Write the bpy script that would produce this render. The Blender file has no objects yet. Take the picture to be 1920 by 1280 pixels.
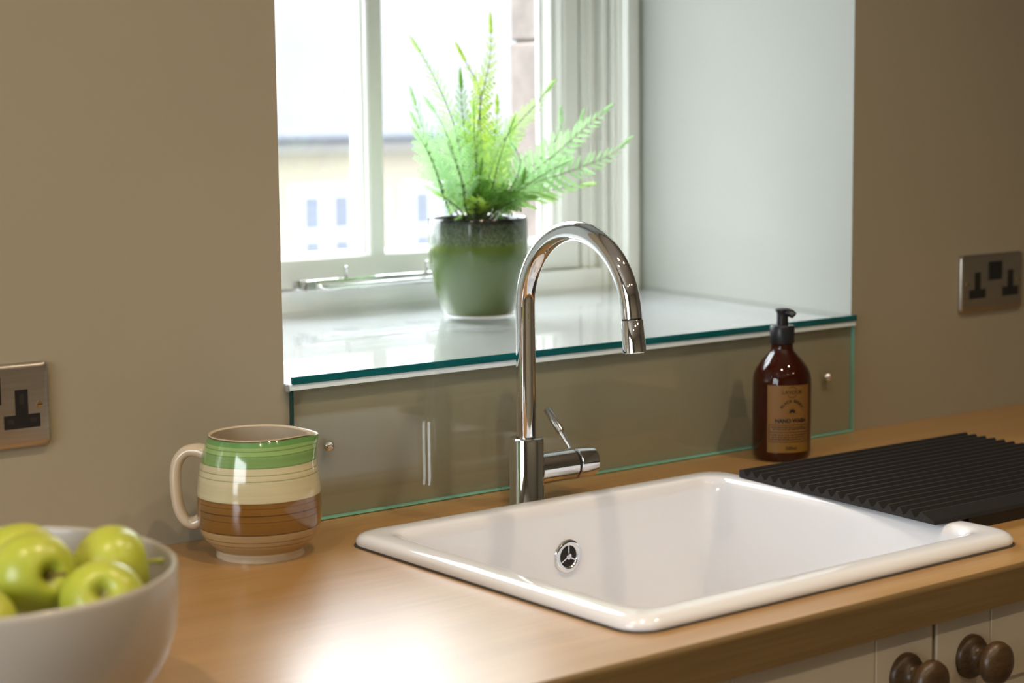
import bpy, bmesh, math, random
from mathutils import Vector, Matrix

random.seed(7)
scene = bpy.context.scene
COL = scene.collection
PI = math.pi

# ---------------------------------------------------------------- camera
# world: X along the sink wall, Y out through the window, Z up, worktop surface at z = 0, floor at z = -0.91
cam_d = bpy.data.cameras.new('camera')
cam = bpy.data.objects.new('camera', cam_d)
COL.objects.link(cam)
yaw, pit, rol = math.radians(37.9832), math.radians(-7.0591), math.radians(-0.5777)
fw = Vector((math.sin(yaw)*math.cos(pit), math.cos(yaw)*math.cos(pit), math.sin(pit)))
rt = Vector((math.cos(yaw), -math.sin(yaw), 0))
up = rt.cross(fw)
rt2 = rt*math.cos(rol)+up*math.sin(rol)
up2 = -rt*math.sin(rol)+up*math.cos(rol)
M = Matrix((rt2, up2, -fw)).transposed().to_4x4()
M.translation = Vector((-1.0683, -1.7792, 0.4590))
cam.matrix_world = M
cam_d.sensor_width = 36.0
cam_d.lens = 3524.2272/1920*36
cam_d.clip_start = 0.05
cam_d.clip_end = 200
cam_d.dof.use_dof = True
cam_d.dof.focus_distance = 2.08
cam_d.dof.aperture_fstop = 4.6
scene.camera = cam

# ---------------------------------------------------------------- sky, daylight, lamps, exposure
world = bpy.data.worlds.new('sky')
scene.world = world
world.use_nodes = True
wn = world.node_tree
bg = wn.nodes['Background']
bg.inputs['Color'].default_value = (0.91, 0.94, 1.0, 1)
# overcast sky: luminance rises from the horizon to the zenith as (1 + 2 sin(elevation)) / 3
SKY_ZENITH = 23.0
_g = wn.nodes.new('ShaderNodeTexCoord')
_s = wn.nodes.new('ShaderNodeSeparateXYZ')
_m = wn.nodes.new('ShaderNodeMapRange')
_m.inputs['From Min'].default_value = 0.0
_m.inputs['From Max'].default_value = 1.0
_m.inputs['To Min'].default_value = SKY_ZENITH/3
_m.inputs['To Max'].default_value = SKY_ZENITH
wn.links.new(_g.outputs['Generated'], _s.inputs[0])
wn.links.new(_s.outputs['Z'], _m.inputs['Value'])
wn.links.new(_m.outputs[0], bg.inputs['Strength'])
scene.view_settings.view_transform = 'Standard'
scene.view_settings.look = 'None'
scene.view_settings.exposure = 0.08
scene.view_settings.gamma = 1.0
scene.view_settings.use_curve_mapping = False
scene.cycles.max_bounces = 12
scene.cycles.transparent_max_bounces = 12
scene.cycles.use_denoising = True
scene.cycles.sample_clamp_indirect = 8.0


def portal(name, loc, rot, sx, sy):
    l = bpy.data.lights.new(name, 'AREA')
    l.shape = 'RECTANGLE'
    l.size, l.size_y = sx, sy
    l.cycles.is_portal = True
    o = bpy.data.objects.new(name, l)
    o.location = loc
    o.rotation_euler = rot
    COL.objects.link(o)


# daylight enters through the sink window (facing -Y) and an added, unseen fill window in the left wall (facing +X)
portal('daylight_portal', (0.52, 0.70, 0.75), (-PI/2, 0, 0), 0.9, 1.1)
portal('daylight_portal', (-2.73, -1.25, 0.60), (0, -PI/2, 0), 1.2, 1.4)

WARM = (1.0, 0.78, 0.54)
LAMP_W = 26.0
LAMPS = [(-0.95, -0.80), (-0.05, -0.80), (0.75, -0.95), (-0.95, -2.1), (0.0, -2.1), (0.95, -2.1)]
CEIL = 1.50
for (lx, ly) in LAMPS:
    l = bpy.data.lights.new('downlight_beam', 'SPOT')
    l.energy = LAMP_W
    l.color = WARM
    l.spot_size = math.radians(140)
    l.spot_blend = 0.9
    l.shadow_soft_size = 0.025
    o = bpy.data.objects.new('downlight_beam', l)
    o.location = (lx, ly, CEIL-0.012)
    COL.objects.link(o)


# ---------------------------------------------------------------- helpers
def new_obj(name, me, mat=None, parent=None, smooth=False):
    o = bpy.data.objects.new(name, me)
    COL.objects.link(o)
    if mat is not None and len(me.materials) == 0:
        for m in (mat if isinstance(mat, (list, tuple)) else [mat]):
            me.materials.append(m)
    if parent is not None:
        o.parent = parent
    return o


def obj(name, bm, mat=None, parent=None, smooth=False, angle=None):
    me = bpy.data.meshes.new(name)
    bmesh.ops.recalc_face_normals(bm, faces=bm.faces)
    if smooth:
        for f in bm.faces:
            f.smooth = True
    if angle is not None:
        lim = math.radians(angle)
        for e in bm.edges:
            if len(e.link_faces) == 2 and e.calc_face_angle(0) > lim:
                e.smooth = False
    bm.to_mesh(me)
    bm.free()
    return new_obj(name, me, mat, parent)


def thing(name, label, cat, loc=(0, 0, 0), rotz=0.0, group=None):
    o = bpy.data.objects.new(name, None)
    o.empty_display_size = 0.05
    COL.objects.link(o)
    o.location = loc
    o.rotation_euler = (0, 0, rotz)
    o['label'] = label
    o['category'] = cat
    if group:
        o['group'] = group
    return o


def tag(o, label, cat, group=None):
    o['label'] = label
    o['category'] = cat
    if group:
        o['group'] = group
    return o


def struct(o):
    o['kind'] = 'structure'
    return o


def empty(name, parent=None, loc=(0, 0, 0)):
    o = bpy.data.objects.new(name, None)
    o.empty_display_size = 0.05
    COL.objects.link(o)
    o.location = loc
    if parent:
        o.parent = parent
    return o


def add_box(bm, x0, x1, y0, y1, z0, z1):
    vs = [bm.verts.new(p) for p in ((x0, y0, z0), (x1, y0, z0), (x1, y1, z0), (x0, y1, z0),
                                    (x0, y0, z1), (x1, y0, z1), (x1, y1, z1), (x0, y1, z1))]
    fs = [(0, 3, 2, 1), (4, 5, 6, 7), (0, 1, 5, 4), (1, 2, 6, 5), (2, 3, 7, 6), (3, 0, 4, 7)]
    return [bm.faces.new([vs[i] for i in f]) for f in fs]


def box(x0, x1, y0, y1, z0, z1, bevel=0.0, seg=2):
    bm = bmesh.new()
    add_box(bm, x0, x1, y0, y1, z0, z1)
    if bevel > 0:
        bmesh.ops.bevel(bm, geom=list(bm.edges), offset=bevel, segments=seg, profile=0.5, affect='EDGES')
    return bm


def add_lathe(bm, prof, n=48, center=(0, 0, 0), cap0=True, cap1=True):
    """prof: list of (r, z)."""
    rings = []
    for r, z in prof:
        if r < 1e-6:
            rings.append([bm.verts.new((center[0], center[1], center[2]+z))])
        else:
            rings.append([bm.verts.new((center[0]+r*math.cos(2*PI*k/n), center[1]+r*math.sin(2*PI*k/n), center[2]+z))
                          for k in range(n)])
    for a, b in zip(rings[:-1], rings[1:]):
        for k in range(n):
            k2 = (k+1) % n
            if len(a) == 1 and len(b) == 1:
                continue
            if len(a) == 1:
                bm.faces.new((a[0], b[k], b[k2]))
            elif len(b) == 1:
                bm.faces.new((a[k], a[k2], b[0]))
            else:
                bm.faces.new((a[k], a[k2], b[k2], b[k]))
    if cap0 and len(rings[0]) > 1:
        bm.faces.new(rings[0])
    if cap1 and len(rings[-1]) > 1:
        bm.faces.new(rings[-1])
    return rings


def lathe(prof, n=48, **k):
    bm = bmesh.new()
    add_lathe(bm, prof, n, **k)
    return bm


def catmull(pts, per=8):
    P = [Vector(p) for p in pts]
    P = [P[0]*2-P[1]]+P+[P[-1]*2-P[-2]]
    out = []
    for i in range(1, len(P)-2):
        for s in range(per):
            t = s/per
            a, b, c, d = P[i-1], P[i], P[i+1], P[i+2]
            out.append(0.5*((2*b)+(c-a)*t+(2*a-5*b+4*c-d)*t*t+(3*b-a-3*c+d)*t*t*t))
    out.append(P[-2])
    return out


def add_tube(bm, pts, radii, n=16, cap=True, sx=1.0):
    pts = [Vector(p) for p in pts]
    if not isinstance(radii, (list, tuple)):
        radii = [radii]*len(pts)
    t0 = (pts[1]-pts[0]).normalized()
    ref = Vector((0, 0, 1)) if abs(t0.z) < 0.9 else Vector((1, 0, 0))
    u = t0.cross(ref).normalized()
    rings = []
    for i, p in enumerate(pts):
        if i == 0:
            t = t0
        elif i == len(pts)-1:
            t = (pts[i]-pts[i-1]).normalized()
        else:
            t = (pts[i+1]-pts[i-1]).normalized()
        u = (u-t*u.dot(t)).normalized()
        v = t.cross(u)
        rings.append([bm.verts.new(p+(u*math.cos(2*PI*k/n)*sx+v*math.sin(2*PI*k/n))*radii[i]) for k in range(n)])
    for a, b in zip(rings[:-1], rings[1:]):
        for k in range(n):
            bm.faces.new((a[k], a[(k+1) % n], b[(k+1) % n], b[k]))
    if cap:
        bm.faces.new(rings[0])
        bm.faces.new(rings[-1])
    return rings


def tube(pts, radii, n=16, cap=True, sx=1.0):
    bm = bmesh.new()
    add_tube(bm, pts, radii, n, cap, sx)
    return bm


def rrect(x0, x1, y0, y1, r, n=6):
    out = []
    for (cx, cy, a0) in ((x1-r, y1-r, 0), (x0+r, y1-r, PI/2), (x0+r, y0+r, PI), (x1-r, y0+r, 1.5*PI)):
        for k in range(n+1):
            a = a0+PI/2*k/n
            out.append((cx+r*math.cos(a), cy+r*math.sin(a)))
    return out


def loft(bm, rings, cap0=False, cap1=False):
    R = [[bm.verts.new(p) for p in ring] for ring in rings]
    n = len(R[0])
    for a, b in zip(R[:-1], R[1:]):
        for k in range(n):
            bm.faces.new((a[k], a[(k+1) % n], b[(k+1) % n], b[k]))
    if cap0:
        bm.faces.new(R[0])
    if cap1:
        bm.faces.new(R[-1])
    return R


# ---------------------------------------------------------------- materials
def mat_base(name):
    m = bpy.data.materials.new(name)
    m.use_nodes = True
    nt = m.node_tree
    return m, nt, nt.nodes['Principled BSDF']


def pbr(name, col, rough=0.5, metal=0.0, var=0.06, scale=8.0, bump=0.0, bscale=60.0, spec=0.5, coat=0.0,
        stretch=(1, 1, 1), trans=0.0, ior=1.45, sss=0.0, rvar=0.0, emis=None, aniso=0.0):
    m, nt, b = mat_base(name)
    N, L = nt.nodes, nt.links
    tc = N.new('ShaderNodeTexCoord')
    mp = N.new('ShaderNodeMapping')
    mp.inputs['Scale'].default_value = stretch
    L.new(tc.outputs['Object'], mp.inputs['Vector'])
    nz = N.new('ShaderNodeTexNoise')
    nz.inputs['Scale'].default_value = scale
    nz.inputs['Detail'].default_value = 5
    L.new(mp.outputs[0], nz.inputs['Vector'])
    rp = N.new('ShaderNodeValToRGB')
    lo = [max(0, c*(1-var)) for c in col]
    hi = [min(1, c*(1+var)) for c in col]
    rp.color_ramp.elements[0].position = 0.3
    rp.color_ramp.elements[1].position = 0.7
    rp.color_ramp.elements[0].color = (*lo, 1)
    rp.color_ramp.elements[1].color = (*hi, 1)
    L.new(nz.outputs['Fac'], rp.inputs[0])
    L.new(rp.outputs[0], b.inputs['Base Color'])
    b.inputs['Roughness'].default_value = rough
    b.inputs['Metallic'].default_value = metal
    b.inputs['Specular IOR Level'].default_value = spec
    b.inputs['Coat Weight'].default_value = coat
    b.inputs['Coat Roughness'].default_value = 0.05
    b.inputs['Transmission Weight'].default_value = trans
    b.inputs['IOR'].default_value = ior
    b.inputs['Subsurface Weight'].default_value = sss
    if sss:
        b.inputs['Subsurface Radius'].default_value = (0.01, 0.008, 0.006)
        b.inputs['Subsurface Scale'].default_value = 0.3
    if rvar > 0:
        mr = N.new('ShaderNodeMapRange')
        mr.inputs['To Min'].default_value = max(0, rough-rvar)
        mr.inputs['To Max'].default_value = rough+rvar
        L.new(nz.outputs['Fac'], mr.inputs['Value'])
        L.new(mr.outputs[0], b.inputs['Roughness'])
    if bump > 0:
        n2 = N.new('ShaderNodeTexNoise')
        n2.inputs['Scale'].default_value = bscale
        n2.inputs['Detail'].default_value = 4
        L.new(mp.outputs[0], n2.inputs['Vector'])
        bp = N.new('ShaderNodeBump')
        bp.inputs['Strength'].default_value = bump
        bp.inputs['Distance'].default_value = 0.002
        L.new(n2.outputs['Fac'], bp.inputs['Height'])
        L.new(bp.outputs[0], b.inputs['Normal'])
    if emis:
        b.inputs['Emission Color'].default_value = (*emis[0], 1)
        b.inputs['Emission Strength'].default_value = emis[1]
    return m


def sheet_glass(name, tint, refl=1.0):
    """Thin flat glass: straight-through tinted transmission plus a Fresnel mirror."""
    m = bpy.data.materials.new(name)
    m.use_nodes = True
    nt = m.node_tree
    N, L = nt.nodes, nt.links
    for n in list(N):
        N.remove(n)
    out = N.new('ShaderNodeOutputMaterial')
    tr = N.new('ShaderNodeBsdfTransparent')
    tr.inputs['Color'].default_value = (*tint, 1)
    gl = N.new('ShaderNodeBsdfGlossy')
    gl.inputs['Roughness'].default_value = 0.01
    fr = N.new('ShaderNodeFresnel')
    ge = N.new('ShaderNodeNewGeometry')
    io = N.new('ShaderNodeMix')
    io.inputs['A'].default_value = 1.5
    io.inputs['B'].default_value = 1/1.5
    L.new(ge.outputs['Backfacing'], io.inputs['Factor'])
    L.new(io.outputs['Result'], fr.inputs['IOR'])
    mu = N.new('ShaderNodeMath')
    mu.operation = 'MULTIPLY'
    mu.inputs[1].default_value = refl
    mu.use_clamp = True
    L.new(fr.outputs[0], mu.inputs[0])
    mx = N.new('ShaderNodeMixShader')
    L.new(mu.outputs[0], mx.inputs[0])
    L.new(tr.outputs[0], mx.inputs[1])
    L.new(gl.outputs[0], mx.inputs[2])
    L.new(mx.outputs[0], out.inputs['Surface'])
    return m


def wood(name, dark, light, rough, axis, coat=0.0, gscale=1.0):
    """grain runs along axis ('x','y' or 'z')"""
    m, nt, b = mat_base(name)
    N, L = nt.nodes, nt.links
    tc = N.new('ShaderNodeTexCoord')
    mp = N.new('ShaderNodeMapping')
    s = {'x': (0.5, 9, 9), 'y': (9, 0.5, 9), 'z': (9, 9, 0.5)}[axis]
    mp.inputs['Scale'].default_value = [k*gscale for k in s]
    L.new(tc.outputs['Object'], mp.inputs['Vector'])
    n1 = N.new('ShaderNodeTexNoise')
    n1.inputs['Scale'].default_value = 3
    n1.inputs['Detail'].default_value = 8
    n1.inputs['Distortion'].default_value = 0.4
    L.new(mp.outputs[0], n1.inputs['Vector'])
    mp2 = N.new('ShaderNodeMapping')
    s2 = {'x': (4, 160, 160), 'y': (160, 4, 160), 'z': (160, 160, 4)}[axis]
    mp2.inputs['Scale'].default_value = [k*gscale for k in s2]
    L.new(tc.outputs['Object'], mp2.inputs['Vector'])
    n2 = N.new('ShaderNodeTexNoise')
    n2.inputs['Scale'].default_value = 2
    n2.inputs['Detail'].default_value = 3
    L.new(mp2.outputs[0], n2.inputs['Vector'])
    mx = N.new('ShaderNodeMix')
    mx.inputs['Factor'].default_value = 0.55
    L.new(n1.outputs['Fac'], mx.inputs['A'])
    L.new(n2.outputs['Fac'], mx.inputs['B'])
    rp = N.new('ShaderNodeValToRGB')
    rp.color_ramp.elements[0].position = 0.34
    rp.color_ramp.elements[1].position = 0.64
    rp.color_ramp.elements[0].color = (*dark, 1)
    rp.color_ramp.elements[1].color = (*light, 1)
    L.new(mx.outputs['Result'], rp.inputs[0])
    L.new(rp.outputs[0], b.inputs['Base Color'])
    b.inputs['Roughness'].default_value = rough
    b.inputs['Coat Weight'].default_value = coat
    b.inputs['Coat Roughness'].default_value = 0.29
    bp = N.new('ShaderNodeBump')
    bp.inputs['Strength'].default_value = 0.08
    bp.inputs['Distance'].default_value = 0.001
    L.new(n2.outputs['Fac'], bp.inputs['Height'])
    L.new(bp.outputs[0], b.inputs['Normal'])
    return m


def bands(name, stops, zmax, rough=0.12, streak=0.12, coat=0.6, wob=0.0):
    """glaze painted in horizontal bands by object height; stops: (z, colour)"""
    m, nt, b = mat_base(name)
    N, L = nt.nodes, nt.links
    tc = N.new('ShaderNodeTexCoord')
    sp = N.new('ShaderNodeSeparateXYZ')
    L.new(tc.outputs['Object'], sp.inputs[0])
    nz = N.new('ShaderNodeTexNoise')
    nz.inputs['Scale'].default_value = 12
    L.new(tc.outputs['Object'], nz.inputs['Vector'])
    ma = N.new('ShaderNodeMath')
    ma.operation = 'MULTIPLY_ADD'
    L.new(nz.outputs['Fac'], ma.inputs[0])
    ma.inputs[1].default_value = wob
    L.new(sp.outputs['Z'], ma.inputs[2])
    mr = N.new('ShaderNodeMapRange')
    mr.inputs['From Min'].default_value = 0
    mr.inputs['From Max'].default_value = zmax
    L.new(ma.outputs[0], mr.inputs['Value'])
    groups = [stops[:30]]
    rp = N.new('ShaderNodeValToRGB')
    cr = rp.color_ramp
    cr.interpolation = 'CONSTANT'
    while len(cr.elements) < len(stops):
        cr.elements.new(0.5)
    for e, (z, c) in zip(cr.elements, stops):
        e.position = min(1, z/zmax)
    for e, (z, c) in zip(cr.elements, stops):
        e.color = (*c, 1)
    L.new(mr.outputs[0], rp.inputs[0])
    mp = N.new('ShaderNodeMapping')
    mp.inputs['Scale'].default_value = (8, 8, 260)
    L.new(tc.outputs['Object'], mp.inputs['Vector'])
    n2 = N.new('ShaderNodeTexNoise')
    n2.inputs['Scale'].default_value = 1.0
    n2.inputs['Detail'].default_value = 4
    L.new(mp.outputs[0], n2.inputs['Vector'])
    m2 = N.new('ShaderNodeMapRange')
    m2.inputs['From Min'].default_value = 0.3
    m2.inputs['From Max'].default_value = 0.7
    m2.inputs['To Min'].default_value = 1-streak
    m2.inputs['To Max'].default_value = 1+streak
    L.new(n2.outputs['Fac'], m2.inputs['Value'])
    mul = N.new('ShaderNodeVectorMath')
    mul.operation = 'SCALE'
    L.new(rp.outputs[0], mul.inputs[0])
    L.new(m2.outputs[0], mul.inputs['Scale'])
    L.new(mul.outputs[0], b.inputs['Base Color'])
    b.inputs['Roughness'].default_value = rough
    b.inputs['Coat Weight'].default_value = coat
    b.inputs['Coat Roughness'].default_value = 0.03
    return m


def S(r, g, b):
    f = lambda c: (c/255/12.92) if c/255 <= 0.04045 else ((c/255+0.055)/1.055)**2.4
    return (f(r), f(g), f(b))


M_wall = pbr('wall_paint', (0.36, 0.322, 0.236), 0.62, var=0.03, scale=3, bump=0.12, bscale=25, spec=0.3)
M_jamb = pbr('wall_paint_daylight_cast', (0.27, 0.275, 0.245), 0.55, var=0.02, scale=3, bump=0.1, bscale=25, spec=0.3)  # wall paint copy with the window daylight's grey cast put into its colour
M_ceil = pbr('ceiling_paint', (0.55, 0.50, 0.43), 0.7, var=0.02)
M_floor = pbr('floor_stone', (0.20, 0.14, 0.09), 0.45, var=0.15, scale=3)
M_white = pbr('white_gloss_paint', (0.88, 0.89, 0.85), 0.3, var=0.02, scale=4, bump=0.05, bscale=40)
M_sill = pbr('sill_paint', (0.94, 0.955, 0.975), 0.35, var=0.02, scale=4)
M_glass = sheet_glass('clear_sheet_glass', (0.97, 0.99, 0.98))
M_sillglass = sheet_glass('sill_sheet_glass', (0.993, 0.998, 0.998))
M_pane = sheet_glass('window_glass', (0.96, 0.98, 0.97))
M_edge = pbr('teal_glass_edge', (0.004, 0.115, 0.13), 0.08, var=0.25, scale=14, stretch=(1, 30, 30), spec=0.6)
M_edge2 = pbr('green_glass_edge', (0.24, 0.62, 0.52), 0.1, var=0.15, scale=14, spec=0.6)
M_edge3 = pbr('dark_green_glass_edge', (0.008, 0.045, 0.04), 0.1, var=0.15, scale=14, spec=0.6)
M_oak = wood('oak_worktop', (0.345, 0.187, 0.055), (0.47, 0.275, 0.100), 0.38, 'x', coat=0.58)
M_oakedge = wood('oak_edging_shaded', (0.145, 0.086, 0.028), (0.19, 0.120, 0.044), 0.45, 'x')  # oak darkened: the shade on the front edge is put into the colour
M_knob = wood('dark_knob_wood', (0.03, 0.015, 0.006), (0.085, 0.045, 0.016), 0.38, 'x', gscale=2)
M_cab = pbr('cream_cabinet_paint', (0.57, 0.50, 0.385), 0.42, var=0.02, scale=5, bump=0.05, bscale=30)
M_gap = pbr('dark_recess', (0.02, 0.016, 0.012), 0.8, var=0.1)
M_ceramic = pbr('white_fireclay', (0.815, 0.825, 0.865), 0.09, var=0.01, scale=5, coat=0.6, spec=0.5)
M_chrome = pbr('chrome', (0.83, 0.83, 0.84), 0.035, metal=1.0, var=0.01)
M_chrome2 = pbr('satin_chrome', (0.62, 0.61, 0.60), 0.22, metal=1.0, var=0.03)
M_steel = pbr('brushed_steel', (0.52, 0.48, 0.43), 0.33, metal=1.0, var=0.08, scale=20, stretch=(1, 1, 20), bump=0.03, bscale=50)
M_blackpl = pbr('black_plastic', (0.012, 0.012, 0.013), 0.35, var=0.1)
M_pump = pbr('charcoal_pump_plastic', (0.016, 0.017, 0.021), 0.32, var=0.1)
M_board = pbr('charcoal_rubber', (0.014, 0.0135, 0.014), 0.42, var=0.12, scale=30)
M_brass = pbr('brass_screw', (0.55, 0.42, 0.2), 0.3, metal=1.0, var=0.05)
M_sealant = pbr('dark_sealant', (0.055, 0.045, 0.035), 0.6, var=0.1)
M_bowl = pbr('ivory_stoneware', (0.45, 0.42, 0.375), 0.3, var=0.02, scale=5, coat=0.25)
M_soil = pbr('dark_soil', (0.03, 0.02, 0.012), 0.9, var=0.4, scale=60, bump=0.6, bscale=90)
M_stem = pbr('apple_stalk', (0.16, 0.10, 0.03), 0.6, var=0.2)
M_stemg = pbr('green_apple_stalk', (0.36, 0.38, 0.04), 0.5, var=0.2)
M_amber = pbr('amber_bottle_plastic', (0.055, 0.007, 0.0015), 0.06, var=0.05, trans=0.5, ior=1.3, coat=0.5)
M_label = pbr('kraft_label', (0.20, 0.098, 0.022), 0.5, var=0.05, scale=20)
M_ink = pbr('label_ink', (0.012, 0.008, 0.006), 0.6, var=0.1)
M_ink2 = pbr('label_fine_ink', (0.07, 0.032, 0.01), 0.6, var=0.1)
M_labelfoot = pbr('mustard_label_band', (0.19, 0.10, 0.012), 0.5, var=0.05)


def leaf_mat(name, col, tcol):
    m = bpy.data.materials.new(name)
    m.use_nodes = True
    nt = m.node_tree
    N, L = nt.nodes, nt.links
    b = N['Principled BSDF']
    out = N['Material Output']
    tc = N.new('ShaderNodeTexCoord')
    nz = N.new('ShaderNodeTexNoise')
    nz.inputs['Scale'].default_value = 35
    L.new(tc.outputs['Object'], nz.inputs['Vector'])
    rp = N.new('ShaderNodeValToRGB')
    rp.color_ramp.elements[0].position = 0.3
    rp.color_ramp.elements[1].position = 0.7
    rp.color_ramp.elements[0].color = (*[c*0.75 for c in col], 1)
    rp.color_ramp.elements[1].color = (*[min(1, c*1.2) for c in col], 1)
    L.new(nz.outputs['Fac'], rp.inputs[0])
    L.new(rp.outputs[0], b.inputs['Base Color'])
    b.inputs['Roughness'].default_value = 0.45
    tl = N.new('ShaderNodeBsdfTranslucent')
    tl.inputs['Color'].default_value = (*tcol, 1)
    mx = N.new('ShaderNodeMixShader')
    mx.inputs[0].default_value = 0.42
    L.new(b.outputs[0], mx.inputs[1])
    L.new(tl.outputs[0], mx.inputs[2])
    L.new(mx.outputs[0], out.inputs['Surface'])
    return m


M_leaf = [leaf_mat('pale_mint_leaf', (0.42, 0.70, 0.38), (0.44, 0.70, 0.33)),
          leaf_mat('fresh_green_leaf', (0.38, 0.66, 0.22), (0.44, 0.70, 0.22)),
          leaf_mat('lime_leaf', (0.40, 0.60, 0.09), (0.50, 0.68, 0.11)),
          leaf_mat('deep_green_leaf', (0.16, 0.36, 0.06), (0.20, 0.42, 0.06))]
M_rachis = pbr('frond_stalk', (0.10, 0.16, 0.05), 0.5, var=0.2)
M_rachis2 = pbr('brown_frond_stalk', (0.22, 0.16, 0.08), 0.5, var=0.2)


def apple_mat():
    m, nt, b = mat_base('green_apple_skin')
    N, L = nt.nodes, nt.links
    tc = N.new('ShaderNodeTexCoord')
    nz = N.new('ShaderNodeTexNoise')
    nz.inputs['Scale'].default_value = 14
    nz.inputs['Detail'].default_value = 3
    L.new(tc.outputs['Object'], nz.inputs['Vector'])
    rp = N.new('ShaderNodeValToRGB')
    rp.color_ramp.elements[0].position = 0.3
    rp.color_ramp.elements[1].position = 0.72
    rp.color_ramp.elements[0].color = (0.37, 0.43, 0.026, 1)
    rp.color_ramp.elements[1].color = (0.57, 0.59, 0.095, 1)
    L.new(nz.outputs['Fac'], rp.inputs[0])
    vo = N.new('ShaderNodeTexVoronoi')
    vo.inputs['Scale'].default_value = 170
    L.new(tc.outputs['Object'], vo.inputs['Vector'])
    r2 = N.new('ShaderNodeValToRGB')
    r2.color_ramp.elements[0].position = 0.05
    r2.color_ramp.elements[1].position = 0.14
    r2.color_ramp.elements[0].color = (1, 1, 1, 1)
    r2.color_ramp.elements[1].color = (0, 0, 0, 1)
    L.new(vo.outputs['Distance'], r2.inputs[0])
    mx = N.new('ShaderNodeMix')
    mx.data_type = 'RGBA'
    L.new(r2.outputs[0], mx.inputs['Factor'])
    L.new(rp.outputs[0], mx.inputs['A'])
    mx.inputs['B'].default_value = (0.6, 0.62, 0.25, 1)
    # russet in the stalk cavity: by closeness to the core axis at the top
    sp = N.new('ShaderNodeSeparateXYZ')
    L.new(tc.outputs['Object'], sp.inputs[0])
    cx = N.new('ShaderNodeCombineXYZ')
    L.new(sp.outputs['X'], cx.inputs['X'])
    L.new(sp.outputs['Y'], cx.inputs['Y'])
    ln = N.new('ShaderNodeVectorMath')
    ln.operation = 'LENGTH'
    L.new(cx.outputs[0], ln.inputs[0])
    r3 = N.new('ShaderNodeValToRGB')
    r3.color_ramp.elements[0].position = 0.002
    r3.color_ramp.elements[1].position = 0.0065
    r3.color_ramp.elements[0].color = (1, 1, 1, 1)
    r3.color_ramp.elements[1].color = (0, 0, 0, 1)
    L.new(ln.outputs['Value'], r3.inputs[0])
    m2 = N.new('ShaderNodeMix')
    m2.data_type = 'RGBA'
    L.new(r3.outputs[0], m2.inputs['Factor'])
    L.new(mx.outputs['Result'], m2.inputs['A'])
    m2.inputs['B'].default_value = (0.20, 0.16, 0.04, 1)
    L.new(m2.outputs['Result'], b.inputs['Base Color'])
    b.inputs['Roughness'].default_value = 0.36
    b.inputs['Coat Weight'].default_value = 0.2
    b.inputs['Coat Roughness'].default_value = 0.2
    b.inputs['Subsurface Weight'].default_value = 0.12
    b.inputs['Subsurface Radius'].default_value = (0.006, 0.006, 0.002)
    return m


M_apple = apple_mat()

# ---------------------------------------------------------------- room shell
XL, XR, ZS = 0.0, 0.927, 0.1672       # recess edges and sill height (top of glass)
RX0, RX1 = -0.065, 1.012              # recess edges at the window end (the reveals splay)
RY = 0.53
RTOP = 1.22                           # recess head
FL = -0.91
X0, X1, YB = -2.6, 2.9, -3.2

bm = bmesh.new()
SB = ZS-0.0105                        # top of masonry under sill board
OUT = 0.575
# room face with the opening
def quad(bm, a, b, c, d, mi=0):
    f = bm.faces.new([bm.verts.new(p) for p in (a, b, c, d)])
    f.material_index = mi
    return f
quad(bm, (X0, 0, FL), (XL, 0, FL), (XL, 0, CEIL), (X0, 0, CEIL))
quad(bm, (XR, 0, FL), (X1, 0, FL), (X1, 0, CEIL), (XR, 0, CEIL))
quad(bm, (XL, 0, FL), (XR, 0, FL), (XR, 0, SB), (XL, 0, SB))
quad(bm, (XL, 0, RTOP), (XR, 0, RTOP), (XR, 0, CEIL), (XL, 0, CEIL))
# outer closing face of the masonry either side of the window
quad(bm, (X0, OUT+0.06, FL), (X0, OUT+0.06, CEIL), (RX0, OUT+0.06, CEIL), (RX0, OUT+0.06, FL))
quad(bm, (RX1, OUT+0.06, FL), (RX1, OUT+0.06, CEIL), (X1, OUT+0.06, CEIL), (X1, OUT+0.06, FL))
quad(bm, (RX0, OUT+0.06, FL), (RX0, OUT+0.06, SB), (RX1, OUT+0.06, SB), (RX1, OUT+0.06, FL))
quad(bm, (RX0, OUT+0.06, RTOP), (RX0, OUT+0.06, CEIL), (RX1, OUT+0.06, CEIL), (RX1, OUT+0.06, RTOP))
# reveals, head and bed of the recess
quad(bm, (XR, 0, SB), (XR, 0, RTOP), (RX1, RY, RTOP), (RX1, RY, SB), 1)
quad(bm, (RX1, RY, SB), (RX1, RY, RTOP), (RX1, OUT+0.06, RTOP), (RX1, OUT+0.06, SB), 1)
quad(bm, (XL, 0, SB), (RX0, RY, SB), (RX0, RY, RTOP), (XL, 0, RTOP), 1)
quad(bm, (RX0, RY, SB), (RX0, OUT+0.06, SB), (RX0, OUT+0.06, RTOP), (RX0, RY, RTOP), 1)
for z in (RTOP, SB):
    quad(bm, (XL, 0, z), (XR, 0, z), (RX1, RY, z), (RX0, RY, z), 1)
    quad(bm, (RX0, RY, z), (RX1, RY, z), (RX1, OUT+0.06, z), (RX0, OUT+0.06, z), 1)
for x in (X0, X1):
    quad(bm, (x, 0, FL), (x, 0, CEIL), (x, OUT+0.06, CEIL), (x, OUT+0.06, FL))
for z in (FL, CEIL):
    quad(bm, (X0, 0, z), (X1, 0, z), (X1, OUT+0.06, z), (X0, OUT+0.06, z))
bmesh.ops.remove_doubles(bm, verts=bm.verts, dist=1e-5)
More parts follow.
